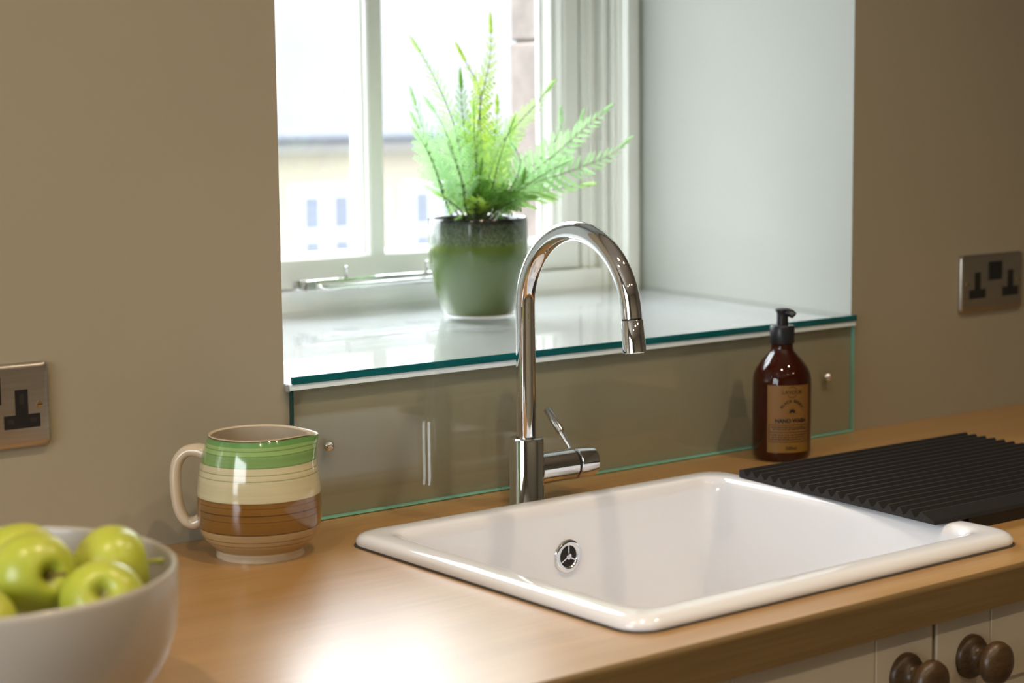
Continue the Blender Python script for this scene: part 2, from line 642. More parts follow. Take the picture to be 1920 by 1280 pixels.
# rounded plaster arrises on the two upright corners of the recess
corner = [e for e in bm.edges if all(abs(v.co.y) < 1e-5 for v in e.verts)
          and (all(abs(v.co.x-XL) < 1e-5 for v in e.verts) or all(abs(v.co.x-XR) < 1e-5 for v in e.verts))
          and min(v.co.z for v in e.verts) > SB-1e-4 and max(v.co.z for v in e.verts) < RTOP+1e-4]
bmesh.ops.bevel(bm, geom=corner, offset=0.004, segments=3, profile=0.5, affect='EDGES')
struct(obj('wall_back', bm, [M_wall, M_jamb]))

struct(obj('floor', box(X0-0.1, X1+0.1, YB-0.1, 0.0, FL-0.1, FL), M_floor))
struct(obj('ceiling', box(X0-0.1, X1+0.1, YB-0.1, 0.0, CEIL, CEIL+0.1), M_ceil))
struct(obj('wall_right', box(X1, X1+0.1, YB-0.1, 0.0, FL, CEIL), M_wall))
struct(obj('wall_front', box(X0, X1, YB-0.1, YB, FL, CEIL), M_wall))
WY0, WY1, WZ0, WZ1 = -1.95, -0.55, 0.0, 1.2
bm = bmesh.new()
add_box(bm, X0-0.1, X0, YB-0.1, WY0, FL, CEIL)
add_box(bm, X0-0.1, X0, WY1, 0.0, FL, CEIL)
add_box(bm, X0-0.1, X0, WY0, WY1, FL, WZ0)
add_box(bm, X0-0.1, X0, WY0, WY1, WZ1, CEIL)
struct(obj('wall_left', bm, M_wall))
w2 = struct(empty('added_fill_window', None, (0, 0, 0)))  # unseen window, added to bring cool fill light to the sink
bm = bmesh.new()
for (a, b, c, d) in ((WY0, WY1, WZ0, WZ0+0.06), (WY0, WY1, WZ1-0.06, WZ1), (WY0, WY0+0.06, WZ0+0.06, WZ1-0.06),
                     (WY1-0.06, WY1, WZ0+0.06, WZ1-0.06)):
    add_box(bm, X0-0.08, X0-0.02, a, b, c, d)
obj('fill_window_frame', bm, M_white, w2)
obj('pane', box(X0-0.055, X0-0.049, WY0+0.06, WY1-0.06, WZ0+0.06, WZ1-0.06), M_pane, w2)

# ---------------------------------------------------------------- sink window (window_1)
# sill board under the glass; nosing's pale blue is painted-in light from the glass
struct(obj('trim_1', box(XL+0.002, XR-0.002, -0.0105, 0.004, SB-0.0045, ZS-0.0085), pbr('sill_nosing_painted_glow', (0.80, 0.93, 1.0), 0.3, var=0.02)))
bm = bmesh.new()
pts = [(XL, 0.004), (XR, 0.004), (RX1, RY), (RX1, OUT+0.02), (RX0, OUT+0.02), (RX0, RY)]
lo = [bm.verts.new((x, y, SB)) for x, y in pts]
hi = [bm.verts.new((x, y, ZS-0.0085)) for x, y in pts]
bm.faces.new(lo)
bm.faces.new(hi)
for k in range(6):
    bm.faces.new((lo[k], lo[(k+1) % 6], hi[(k+1) % 6], hi[k]))
struct(obj('trim_2', bm, M_sill))

w1 = struct(empty('window_1', None, (0, 0, 0)))
FX0, FX1, FTOP = 0.03, 0.9985, 1.20
# fixed frame
bm = bmesh.new()
add_box(bm, RX0+0.001, RX1-0.001, 0.572, 0.632, ZS-0.0085, 0.197)               # bottom member / bead
add_box(bm, RX0+0.001, RX1-0.001, 0.585, 0.632, FTOP-0.06, RTOP-0.001)
obj('bottom_rail', bm, M_white, w1)
for sgn in (0, 1):
    bm = bmesh.new()
    cx = lambda x: x if sgn else 1.04-x
    # stepped mouldings of the casing, deepest next to the sash
    steps = [(0.9245, 0.938, 0.583), (0.938, 0.9445, 0.577), (0.9445, 0.958, 0.586), (0.958, 0.966, 0.568),
             (0.966, 0.973, 0.574), (0.973, 0.982, 0.560), (0.982, 0.986, 0.554), (0.986, RX1-0.001, 0.538)]
    for (a, b, y) in steps:
        xa, xb = sorted((cx(a), cx(b)))
        if xa < RX0+0.001:
            xa = RX0+0.001
        if xb > xa:
            add_box(bm, xa, xb, y, 0.632, 0.197 if y >= 0.572 else ZS-0.0085, RTOP-0.001)
    if not sgn:
        add_box(bm, RX0+0.001, 0.03, 0.56, 0.632, ZS-0.0085, RTOP-0.001)
    obj('casing', bm, M_white, w1)
# opening sash
sash = empty('sash', w1)
SX0, SX1, SZ0, SZ1, SY = 0.118, 0.9215, 0.199, 1.135, 0.587
bm = bmesh.new()
add_box(bm, SX0, SX1, SY, SY+0.042, SZ0, 0.240)
add_box(bm, SX0, SX1, SY, SY+0.042, SZ1-0.05, SZ1)
for xa, xb in ((SX0, SX0+0.036), (0.894, SX1)):
    add_box(bm, xa, xb, SY, SY+0.042, 0.240, SZ1-0.05)
obj('sash_rail', bm, M_white, sash)
obj('draught_gap', box(0.9216, 0.9244, SY+0.006, SY+0.040, 0.199, SZ1), M_gap, sash)
# chamfered glazing beads round each light
def prism(bm, prof, axis, a, b):
    """prof: closed list of (u, y); extruded along z (u = x) or along x (u = z)"""
    mkp = (lambda u, y, t: (u, y, t)) if axis == 'z' else (lambda u, y, t: (t, y, u))
    r0 = [bm.verts.new(mkp(u, y, a)) for u, y in prof]
    r1 = [bm.verts.new(mkp(u, y, b)) for u, y in prof]
    bm.faces.new(r0); bm.faces.new(r1)
    for k in range(len(prof)):
        k2 = (k+1) % len(prof)
        bm.faces.new((r0[k], r0[k2], r1[k2], r1[k]))
ZT_ = SZ1-0.05
for (x, sg) in ((0.894, -1), (SX0+0.036, 1), (0.5355, 1), (0.5135, -1)):
    w_ = 1.0 if x in (0.894, SX0+0.036) else 0.42
    bm = bmesh.new()
    prism(bm, [(x, SY+0.002), (x+sg*0.006*w_, SY+0.003), (x+sg*0.012*w_, SY+0.009), (x+sg*0.020*w_, SY+0.012), (x+sg*0.027*w_, SY+0.024), (x+sg*0.033*w_, SY+0.028), (x+sg*0.033*w_, SY+0.034), (x, SY+0.040)], 'z', 0.240, ZT_)
    obj('glazing_bead', bm, M_white, sash)
for (xa, xb) in ((SX0+0.037, 0.5135), (0.5355, 0.893)):
    bm = bmesh.new()
    prism(bm, [(0.2395, SY+0.002), (0.242, SY+0.004), (0.246, SY+0.012), (0.2475, SY+0.028), (0.250, SY+0.030), (0.250, SY+0.034), (0.2395, SY+0.040)], 'x', xa, xb)
    obj('glazing_bead', bm, M_white, sash)
bm = bmesh.new()
add_box(bm, 0.5135, 0.5355, SY+0.001, SY+0.041, 0.240, ZT_)
obj('glazing_bar', bm, M_white, sash)
obj('pane', box(SX0+0.05, 0.507, SY+0.029, SY+0.033, 0.247, SZ1-0.05), M_pane, sash)
obj('pane', box(0.542, 0.868, SY+0.029, SY+0.033, 0.247, SZ1-0.05), M_pane, sash)
# casement stay lying along the bottom rail
stay = empty('casement_stay', w1)
bm = box(0.385, 0.640, 0.545, 0.556, 0.2085, 0.2145, 0.0015)
obj('stay_bar', bm, M_chrome, stay)
bm = tube([(0.640, 0.540, 0.2035), (0.43, 0.540, 0.2025), (0.405, 0.540, 0.2015), (0.393, 0.541, 0.2035), (0.388, 0.545, 0.2085)],
          [0.0042, 0.0042, 0.0045, 0.0045, 0.004], 12)
obj('stay_arm', bm, M_chrome, stay, smooth=True, angle=50)
bm = box(0.368, 0.384, 0.540, 0.572, 0.199, 0.2145, 0.002)
obj('stay_hinge', bm, M_chrome2, stay)
bm = lathe([(0.0, 0), (0.007, 0), (0.0075, 0.006), (0.0065, 0.014), (0.0, 0.0145)], 16, center=(0.3575, 0.552, 0.2005))
obj('stay_knuckle', bm, M_chrome, stay, smooth=True, angle=50)
for x in (0.444, 0.590):
    bm = lathe([(0.0, 0), (0.0028, 0), (0.0026, 0.012), (0.0034, 0.014), (0.003, 0.017), (0, 0.0178)], 12, center=(x, 0.5535, 0.2135))
    obj('stay_pin', bm, M_chrome2, stay, smooth=True, angle=50)
for xa, xb in ((0.43, 0.462), (0.56, 0.60)):
    obj('pin_plate', box(xa, xb, 0.545, 0.5719, 0.1972, 0.1992), M_chrome2, stay)

# ---------------------------------------------------------------- outside
# stone jamb of the outer wall
wo = struct(empty('wall_outer', None))
M_stone = pbr('pink_sandstone', (0.15, 0.122, 0.108), 0.85, var=0.22, scale=22, bump=0.9, bscale=45)
zz = 0.10
for k, h in enumerate((0.21, 0.26, 0.19, 0.25, 0.30)):
    for side in (0, 1):
        x0, x1 = (0.897-0.002*(k % 2), 1.30) if side else (-0.30, 0.11)
        obj('stone_block', box(x0, x1, 0.634, 0.735, zz+0.002, zz+h-0.002, 0.005), M_stone, wo)
    zz += h
bm = bmesh.new()
add_box(bm, 0.905, 1.30, 0.636, 0.728, -1.2, 1.6)
add_box(bm, -0.30, 0.10, 0.636, 0.728, -1.2, 1.6)
obj('mortar', bm, M_stone, wo)
obj('stone_sill', box(0.10, 0.905, 0.634, 0.80, 0.085, 0.165, 0.006), M_stone, wo)

struct(obj('ground', box(-30, 60, 4, 70, -4.3, -4.0), pbr('tarmac', (0.12, 0.12, 0.12), 0.9)))
house = thing('house', 'cream rendered house with grey slate roof, blurred beyond the window', 'house', (18, 25, -4.0))
HX0, HX1 = 4.0, 40.0
M_render = pbr('cream_render', (0.19, 0.17, 0.13), 0.8, var=0.05, scale=0.5)
M_slate = pbr('pale_slate', (0.036, 0.0355, 0.040), 0.6, var=0.08, scale=0.8)
M_gutter = pbr('dark_gutter', (0.033, 0.037, 0.05), 0.4, var=0.05)
M_hwin = pbr('house_window_white', (0.34, 0.36, 0.37), 0.4, var=0.02)
M_hpane = pbr('house_window_pane', (0.075, 0.082, 0.105), 0.6, var=0.05)
def hpart(name, x0, x1, y0, y1, z0, z1, mat, parent=None):
    b = box(x0-18, x1-18, y0-25, y1-25, z0+4, z1+4)
    return obj(name, b, mat, parent or house)
hpart('house_wall', HX0, HX1, 25, 33, -4.0, 0.05, M_render)
bm = bmesh.new()
prof = [(24.62, 0.08), (29.0, 5.2), (33.4, 0.08), (33.4, 0.0), (24.62, 0.0)]
r0 = [bm.verts.new((HX0-0.3-18, y-25, z+4)) for y, z in prof]
r1 = [bm.verts.new((HX1+0.3-18, y-25, z+4)) for y, z in prof]
bm.faces.new(r0)
bm.faces.new(r1)
for k in range(5):
    bm.faces.new((r0[k], r0[(k+1) % 5], r1[(k+1) % 5], r1[k]))
obj('roof', bm, M_slate, house)
bm = tube([(HX0-0.3-18, 24.55-25, 0.015+4), (HX1+0.3-18, 24.55-25, 0.015+4)], 0.085, 10)
obj('gutter', bm, M_gutter, house, smooth=True)
hpart('fascia', HX0, HX1, 24.9, 25.0, -0.22, -0.03, pbr('grey_fascia', (0.30, 0.29, 0.28), 0.6))
for xw in (15.20, 17.45, 20.9, 12.4):
    wf = hpart('window', xw, xw+1.2, 24.93, 25.02, -2.05, -0.80, M_hwin)
    for (a, b, c, d) in ((0.22, 0.56, -1.52, -0.94), (0.80, 1.14, -1.52, -0.94), (0.22, 0.56, -1.94, -1.68), (0.80, 1.14, -1.94, -1.68)):
        hpart('pane', xw+a, xw+b, 24.91, 24.935, c, d, M_hpane, wf)

# ---------------------------------------------------------------- worktop
SKX0, SKX1, SKY0, SKY1 = -0.0015, 0.545, -0.5863, -0.1190
D = -0.6362
WTX0, WTX1 = -1.45, 2.3
wt = thing('worktop', 'long oak worktop running along the wall around the white sink', 'worktop', (0, 0, 0))
bm = bmesh.new()
xs = [WTX0, SKX0+0.02, SKX1-0.02, WTX1]
ys = [D+0.004, SKY0+0.02, SKY1-0.02, -0.0005]
V = {}
for zi, z in enumerate((-0.0391, 0.0)):
    for i, x in enumerate(xs):
        for j, y in enumerate(ys):
            V[i, j, zi] = bm.verts.new((x, y, z))
for i in range(3):
    for j in range(3):
        if i == 1 and j == 1:
            continue
        bm.faces.new([V[i, j, 1], V[i+1, j, 1], V[i+1, j+1, 1], V[i, j+1, 1]])
        bm.faces.new([V[i, j, 0], V[i, j+1, 0], V[i+1, j+1, 0], V[i+1, j, 0]])
for (a, b) in (((1, 1), (2, 1)), ((2, 1), (2, 2)), ((2, 2), (1, 2)), ((1, 2), (1, 1))):
    bm.faces.new([V[(*a, 0)], V[(*b, 0)], V[(*b, 1)], V[(*a, 1)]])
for i in range(3):
    bm.faces.new([V[i, 0, 0], V[i+1, 0, 0], V[i+1, 0, 1], V[i, 0, 1]])
    bm.faces.new([V[i, 3, 1], V[i+1, 3, 1], V[i+1, 3, 0], V[i, 3, 0]])
    bm.faces.new([V[0, i, 0], V[0, i, 1], V[0, i+1, 1], V[0, i+1, 0]])
    bm.faces.new([V[3, i, 0], V[3, i+1, 0], V[3, i+1, 1], V[3, i, 1]])
obj('top_board', bm, M_oak, wt)
# solid edging strip along the front, with a small chamfer and a hair joint
bm = bmesh.new()
prof = [(D+0.0036, 0.0), (D+0.0022, -0.0004), (D+0.0006, -0.0022), (D, -0.004), (D, -0.0385), (D+0.001, -0.0391), (D+0.0036, -0.0391)]
r0 = [bm.verts.new((WTX0, y, z)) for y, z in prof]
r1 = [bm.verts.new((WTX1, y, z)) for y, z in prof]
bm.faces.new(r0)
bm.faces.new(r1)
for k in range(len(prof)):
    k2 = (k+1) % len(prof)
    bm.faces.new((r0[k], r0[k2], r1[k2], r1[k]))
obj('front_edging', bm, M_oakedge, wt)
bm = lathe([(0, 0), (0.0022, 0.0), (0.0015, 0.0002), (0, 0.0002)], 12)
bm.transform(Matrix.Translation((0.497, D, -0.020)) @ Matrix.Diagonal((0.5, 1, 2.2, 1)) @ Matrix.Rotation(PI/2, 4, 'X'))
obj('wood_knot', bm, M_gap, wt)

# ---------------------------------------------------------------- sink
sk = thing('sink', 'white ceramic inset sink with rounded raised rim, set into the oak worktop', 'sink', (0.27, -0.353, 0))
ox, oy = -0.27, 0.353
bm = bmesh.new()
rings = []
def ring(i, z, r, ex=0.0):
    return [(x+ox, y+oy, z) for x, y in rrect(SKX0+i, SKX1-i, SKY0+i, SKY1-i, max(r, 0.006), 8)]
RH = 0.0135
R0 = 0.03
for (i, z) in ((0.006, 0.0), (0.001, 0.001), (0.0, 0.004), (0.0006, 0.0075), (0.003, 0.0108), (0.007, 0.0128), (0.012, RH), (0.026, RH),
               (0.0315, 0.0125), (0.036, 0.0098), (0.0388, 0.005), (0.040, -0.003), (0.0425, -0.10), (0.046, -0.165), (0.052, -0.182),
               (0.066, -0.194), (0.085, -0.197)):
    rings.append(ring(i, max(z, 0.0005) if z >= 0 else z, max(R0-i*0.15, 0.02)))
R = loft(bm, rings)
bm.faces.new(R[-1])
# outside shell below the worktop
outer = loft(bm, [ring(0.006, 0.0005, R0), ring(0.0225, 0.0005, R0), ring(0.028, -0.10, R0), ring(0.036, -0.19, R0), ring(0.06, -0.207, R0)])
bm.faces.new(outer[-1])
obj('basin', bm, M_ceramic, sk, smooth=True, angle=55)
bm = bmesh.new()
loft(bm, [ring(-0.0012, 0.00015, R0), ring(-0.0004, 0.0016, R0), ring(0.0012, 0.0022, R0)])
obj('sealant_bead', bm, M_sealant, sk)
# overflow cover on the back wall of the bowl
ovy = SKY1-0.0412+oy
OVX, OVZ = 0.2725, -0.0485
ov = obj('overflow_ring', (lambda b: b)(lathe([(0.0125, 0.0), (0.0195, 0.0), (0.0198, 0.0015), (0.0185, 0.0038), (0.015, 0.0046), (0.0125, 0.0036), (0.0118, 0.0010)], 40, cap0=False, cap1=False)), M_chrome, sk, smooth=True, angle=60)
rotm = Matrix.Translation((OVX+ox, ovy, OVZ)) @ Matrix.Rotation(PI/2, 4, 'X')
ov.data.transform(rotm)
b2 = lathe([(0, 0.0004), (0.0126, 0.0004), (0.0126, 0.0012), (0, 0.0012)], 32)
b2.transform(rotm)
obj('overflow_hole', b2, M_gap, ov)
bm = bmesh.new()
for k in range(3):
    a = PI/2+k*2*PI/3
    c, s = math.cos(a), math.sin(a)
    vs = [(-0.0008, 0), (0.0008, 0), (0.0008, 0.0128), (-0.0008, 0.0128)]
    pv = [(x*s+y*c, -x*c+y*s) for x, y in vs]
    lo = [bm.verts.new((x, y, 0.001)) for x, y in pv]
    hi = [bm.verts.new((x, y, 0.0034)) for x, y in pv]
    bm.faces.new(lo); bm.faces.new(hi)
    for q in range(4):
        bm.faces.new((lo[q], lo[(q+1) % 4], hi[(q+1) % 4], hi[q]))
add_lathe(bm, [(0.0, 0.001), (0.0036, 0.001), (0.0036, 0.0038), (0.0025, 0.0044), (0, 0.0046)], 20)
bm.transform(rotm)
obj('overflow_spokes', bm, M_chrome, ov)
bm = lathe([(0.045, 0), (0.044, 0.002), (0.03, 0.003), (0.026, -0.001), (0, -0.001)], 40, center=(0, 0, -0.1975))
obj('waste_ring', bm, M_chrome, sk, smooth=True, angle=40)

# ---------------------------------------------------------------- glass upstand and sill cover
GT = 0.006
def glass_panel(x0, x1, label, screws, dark_left):
    t = thing('glass_splashback', label, 'splashback', (x0, -0.001, 0.001))
    w, h = x1-x0, ZS-0.0155
    obj('glass_sheet', box(0.0021 if dark_left else 0.0006, w-0.0007, -GT, -0.0006, 0.0022, h-0.0006), M_glass, t)
    obj('bottom_edge', box(0.0006, w-0.0006, -GT-0.0003, -0.0004, 0.0, 0.0022), M_edge2, t)
    obj('side_edge', box(0.0, 0.0006 if not dark_left else 0.0020, -GT-0.0003, -0.0003, 0.0, h), M_edge3 if dark_left else M_edge2, t)
    obj('side_edge', box(w-0.0006, w, -GT-0.0003, -0.0003, 0.0, h), M_edge2, t)
    for sx in screws:
        b = lathe([(0.0, 0.0), (0.0062, 0.0), (0.0066, 0.0008), (0.0062, 0.0032), (0.0045, 0.0055), (0.0024, 0.0064), (0.0018, 0.0056), (0, 0.0054)], 24)
        b.transform(Matrix.Translation((sx-x0, -GT, 0.0834)) @ Matrix.Rotation(PI/2, 4, 'X'))
        obj('mirror_screw', b, M_chrome, t, smooth=True, angle=60)
    return t
glass_panel(XL+0.0055, XR-0.001, 'clear glass splashback panel behind the tap, screwed to the wall below the sill', [0.0515, 0.8715], True)

# glass sheet lying on the sill, with its teal polished front edge
gs = thing('glass_sill_cover', 'clear glass sheet on the window sill with a dark teal front edge', 'glass', (0, 0, ZS-0.0085))
GH = 0.0085
e0, e1 = -0.0125, -0.009
bm = bmesh.new()
pts = [(XL+0.0035, e1), (XR-0.001, e1), (XR+0.0005, 0.005), (RX1-0.002, RY-0.002), (RX1-0.002, 0.536), (0.99, 0.5375), (0.98, 0.571), (0.06, 0.571), (0.05, 0.537), (RX0+0.002, 0.535), (RX0+0.002, RY-0.002), (XL+0.0035, 0.005)]
lo = [bm.verts.new((x, y, 0.0002)) for x, y in pts]
hi = [bm.verts.new((x, y, GH)) for x, y in pts]
bm.faces.new(lo); bm.faces.new(hi)
n = len(pts)
for k in range(n):
    bm.faces.new((lo[k], lo[(k+1) % n], hi[(k+1) % n], hi[k]))
obj('glass_sheet', bm, M_sillglass, gs)
obj('front_edge', box(XL+0.0035, XR-0.001, e0, e1, 0.0002, GH, 0.0006, 1), M_edge, gs)
bm = box(-0.001, 0.0055, -0.0085, -0.001, ZS-0.0175, ZS-0.0088, 0.0025, 2)
struct(obj('trim_3', bm, M_jamb))

# ---------------------------------------------------------------- tap
TX, TY = 0.2675, -0.094
tap = thing('mixer_tap', 'tall chrome swan-neck mixer tap standing behind the sink', 'tap', (TX, TY, 0))
prof = [(0.0, 0.0), (0.0215, 0.0), (0.0215, 0.0015), (0.0203, 0.003), (0.0203, 0.079), (0.0198, 0.0803), (0.0185, 0.081), (0.0125, 0.081), (0.0125, 0.0795), (0, 0.0795)]
obj('tap_body', lathe(prof, 64), M_chrome, tap, smooth=True, angle=40)
RA = 0.0915
ZC = 0.2325
pts = [(0, 0, 0.0785), (0, 0, 0.10), (0, 0, 0.14), (0, 0, 0.19)]
for k in range(0, 41):
    a = math.radians(172.5)*k/40
    pts.append((0, -RA+RA*math.cos(a), ZC+RA*math.sin(a)))
a = math.radians(172.5)
tx = Vector((0, -math.sin(a), math.cos(a)))
e = Vector(pts[-1])
tip0 = e+tx*0.0105
pts.append(tuple(tip0))
rr_ = [0.0113]*len(pts)
obj('spout', tube(pts, rr_, 40), M_chrome, tap, smooth=True, angle=60)
# pull-out spray head at the end of the spout
def along(prof, p, d, n=40):
    b = lathe(prof, n)
    q = Vector((0, 0, 1)).rotation_difference(d)
    b.transform(Matrix.Translation(p) @ q.to_matrix().to_4x4())
    return b
obj('spout_joint', along([(0.0108, 0), (0.0108, 0.002)], tip0, tx), M_blackpl, tap, smooth=True, angle=40)
obj('spray_head', along([(0.0, 0.0018), (0.0118, 0.0018), (0.0122, 0.0024), (0.0128, 0.0365), (0.0122, 0.0372), (0.0095, 0.0376), (0.0090, 0.0362), (0, 0.0362)], tip0, tx), M_chrome, tap, smooth=True, angle=40)
# lever valve on the right
dx = Vector((1, 0, 0))
HZ = 0.0415
obj('valve_arm', along([(0.0182, 0.012), (0.0182, 0.066), (0.0172, 0.0668), (0.0, 0.0668)], Vector((0, 0, HZ)), dx, 48), M_chrome, tap, smooth=True, angle=40)
obj('valve_gap', along([(0.0165, 0.0660), (0.0165, 0.0725)], Vector((0, 0, HZ)), dx, 32), M_blackpl, tap, smooth=True, angle=40)
hd = obj('lever_cap', along([(0.0, 0.0705), (0.0176, 0.0705), (0.0186, 0.0713), (0.0188, 0.0955), (0.0180, 0.0970), (0.0, 0.0975)], Vector((0, 0, HZ)), dx, 48), M_chrome, tap, smooth=True, angle=40)
la = Vector((0.0735, 0.006, HZ+0.014))
ld = Vector((0.0, 0.043, 0.041)).normalized()
obj('lever', along([(0.0033, 0.0), (0.0033, 0.031)], la, ld, 20), M_chrome, hd, smooth=True, angle=40)
obj('lever_grip', along([(0, 0.0285), (0.0046, 0.0285), (0.0049, 0.0292), (0.0049, 0.0630), (0.0042, 0.0640), (0, 0.0640)], la, ld, 20), M_chrome2, hd, smooth=True, angle=40)

# ---------------------------------------------------------------- soap bottle
BX, BY = 0.7073, -0.0781
bot = thing('soap_bottle', 'amber brown pump bottle of hand wash with a kraft label, on the worktop', 'bottle', (BX, BY, 0))
prof = [(0.0, 0.0025), (0.027, 0.0012), (0.0305, 0.0), (0.0345, 0.0018), (0.0372, 0.006), (0.0382, 0.013), (0.0384, 0.05), (0.0384, 0.098), (0.0380, 0.106),
        (0.0366, 0.1135), (0.0335, 0.1205), (0.028, 0.128), (0.0215, 0.1355), (0.0165, 0.1408), (0.0146, 0.1440), (0.0142, 0.147), (0.0142, 0.156), (0.0, 0.156)]
obj('bottle_body', lathe(prof, 64), M_amber, bot, smooth=True, angle=60)
obj('pump_collar', lathe([(0.0, 0.1525), (0.0155, 0.1525), (0.0160, 0.1535), (0.0160, 0.1738), (0.0150, 0.1754), (0.0075, 0.1765), (0.0, 0.1765)], 48), M_pump, bot, smooth=True, angle=35)
obj('pump_stem', lathe([(0.0076, 0.176), (0.0074, 0.188), (0.0080, 0.1925), (0.0098, 0.1950), (0.0094, 0.1966), (0.0070, 0.1976), (0.0, 0.1980)], 32), M_pump, bot, smooth=True, angle=50)
# short spout of the pump pointing to the right and towards the room
sd = Vector((0.30, -0.95, 0)).normalized()
bm = bmesh.new()
add_tube(bm, [Vector((0, 0, 0.1925))-sd*0.004, Vector((0, 0, 0.1925))+sd*0.008, Vector((0, 0, 0.1912))+sd*0.0135, Vector((0, 0, 0.1890))+sd*0.0165],
         [0.0056, 0.0056, 0.0052, 0.0046], 16)
obj('pump_spout', bm, M_pump, bot, smooth=True, angle=60)
# label wrapped on the front; u is metres round the bottle (0 = label middle), z height
LA = math.atan2(-1.70, -1.776)+math.radians(16)
LR = 0.03865
def wrap(u, z, off=0.0):
    a = LA+u/LR
    return ((LR+off)*math.cos(a), (LR+off)*math.sin(a), z)
def label_patch(name, u0, u1, z0, z1, off, mat, parent, n=24):
    b = bmesh.new()
    lo = [b.verts.new(wrap(u0+(u1-u0)*k/n, z0, off)) for k in range(n+1)]
    hi = [b.verts.new(wrap(u0+(u1-u0)*k/n, z1, off)) for k in range(n+1)]
    for k in range(n):
        b.faces.new((lo[k], lo[k+1], hi[k+1], hi[k]))
    return obj(name, b, mat, parent, smooth=True)
LU, LZ0, LZ1 = 0.0300, 0.0135, 0.1015
lab = label_patch('front_label', -LU, LU, LZ0, LZ1, 0.0, M_label, bot)
label_patch('label_band', -LU+0.0004, LU-0.0004, LZ0+0.0004, 0.0265, 0.0002, M_labelfoot, lab)
def text_mesh(s, size, u, z, mat, name='lettering', spacing=1.0, arc=None, bold=0.0001):
    cu = bpy.data.curves.new('t', 'FONT')
    cu.body = s
    cu.size = size
    cu.align_x = 'CENTER'
    cu.space_character = spacing
    cu.offset = bold
    to = bpy.data.objects.new('t', cu)
    COL.objects.link(to)
    dg = bpy.context.evaluated_depsgraph_get()
    me = bpy.data.meshes.new_from_object(to.evaluated_get(dg))
    bpy.data.objects.remove(to)
    for v in me.vertices:
        x, y = v.co.x, v.co.y
        if arc:
            a = PI/2-x/arc
            x, y = (arc+y)*math.cos(a), (arc+y)*math.sin(a)
        v.co = wrap(u+x, z+y, 0.0004)
    me.materials.clear()
    o = new_obj(name, me, mat, lab)
    return o
text_mesh('LAVOUR', 0.0066, 0.003, 0.0905, M_ink2, spacing=1.1)
text_mesh('BLACK BERRY', 0.0048, 0.003, 0.0655, M_ink, spacing=1.1, arc=0.0142)
text_mesh('HAND WASH', 0.0070, 0.002, 0.0532, M_ink, spacing=1.0, bold=0.00026)
text_mesh('500ml', 0.0062, 0.002, 0.0175, M_ink, spacing=1.0)
# ring over the maker's name, leaf emblem, ruled panel of small print
bm = bmesh.new()
for (a0, a1) in ((25, 140), (215, 330)):
    prev = None
    for k in range(13):
        a = math.radians(a0+(a1-a0)*k/12)
        p = [bm.verts.new(wrap(0.003+r*math.cos(a), 0.0928+r*math.sin(a), 0.0004)) for r in (0.0066, 0.0072)]
        if prev:
            bm.faces.new((prev[0], prev[1], p[1], p[0]))
        prev = p
obj('name_ring', bm, M_ink2, lab)
bm = bmesh.new()
for k in range(7):
    a = math.radians(-10+k*200/6)
    c, s = math.cos(a), math.sin(a)
    L_ = 0.0052
    q = [(0, 0), (0.5*L_*c-0.0009*s, 0.5*L_*s+0.0009*c), (L_*c, L_*s), (0.5*L_*c+0.0009*s, 0.5*L_*s-0.0009*c)]
    bm.faces.new([bm.verts.new(wrap(0.003+x, 0.0668+y, 0.0004+k*0.00002)) for x, y in q])
obj('leaf_emblem', bm, M_ink, lab)
bm = bmesh.new()
def bar(u0, u1, z0, z1):
    n = 10
    lo = [bm.verts.new(wrap(u0+(u1-u0)*k/n, z0, 0.0004)) for k in range(n+1)]
    hi = [bm.verts.new(wrap(u0+(u1-u0)*k/n, z1, 0.0004)) for k in range(n+1)]
    for k in range(n):
        bm.faces.new((lo[k], lo[k+1], hi[k+1], hi[k]))
for z in (0.0275, 0.0400, 0.0495):
    bar(-0.0275, 0.0275, z, z+0.0006)
bar(-0.0275, -0.0269, 0.0275, 0.050)
bar(0.0269, 0.0275, 0.0275, 0.050)
for z, a, b in ((0.0465, -0.024, 0.022), (0.0440, -0.022, 0.024), (0.0365, -0.025, 0.024), (0.0335, -0.024, 0.0225), (0.0305, -0.025, 0.0235)):
    u = a
    while u < b:
        w = random.uniform(0.002, 0.006)
        bar(u, min(u+w, b), z, z+0.0010)
        u += w+0.001
obj('small_print', bm, M_ink, lab)

# ---------------------------------------------------------------- jug
JX, JY = -0.0924, -0.0986
ja = math.atan2(-0.61, 0.79)          # spout direction
jug = thing('jug', 'striped pottery jug, green, cream and brown bands, beside the glass splashback', 'jug', (JX, JY, 0), ja)
JP = [(0.0462, 0.0), (0.0468, 0.002), (0.0462, 0.0075), (0.0475, 0.0095), (0.0535, 0.0145), (0.0585, 0.0200), (0.0622, 0.0275), (0.0643, 0.038), (0.0650, 0.0500), (0.0647, 0.0600),
      (0.0638, 0.072), (0.0622, 0.086), (0.0600, 0.0985), (0.0570, 0.1105), (0.0535, 0.1205), (0.0513, 0.1268)]
JN = 72
def jr(r, z, a):
    """pulled lip towards local +X near the rim"""
    k = max(0.0, (z-0.095)/0.032)
    k = min(1.0, k)**1.6
    d = math.atan2(math.sin(a), math.cos(a))
    bump = 0.0125*k*math.exp(-(d/0.30)**2)
    pinch = -0.002*k*math.exp(-((abs(d)-0.75)/0.28)**2)
    return r+bump+pinch, z-0.0022*k*math.exp(-(d/0.30)**2)*1.0+0.0
bm = bmesh.new()
rg = []
def jring(prof, inner=False):
    out = []
    for r, z in prof:
        ring_ = []
        for k in range(JN):
            a = 2*PI*k/JN
            r2, z2 = jr(r, z, a)
            ring_.append((r2*math.cos(a), r2*math.sin(a), z2))
        out.append(ring_)
    return out
outer = jring(JP)
lip = jring([(0.0506, 0.1282), (0.0494, 0.1282)])
inner = jring([(r-0.0036, z) for r, z in reversed(JP[4:])])
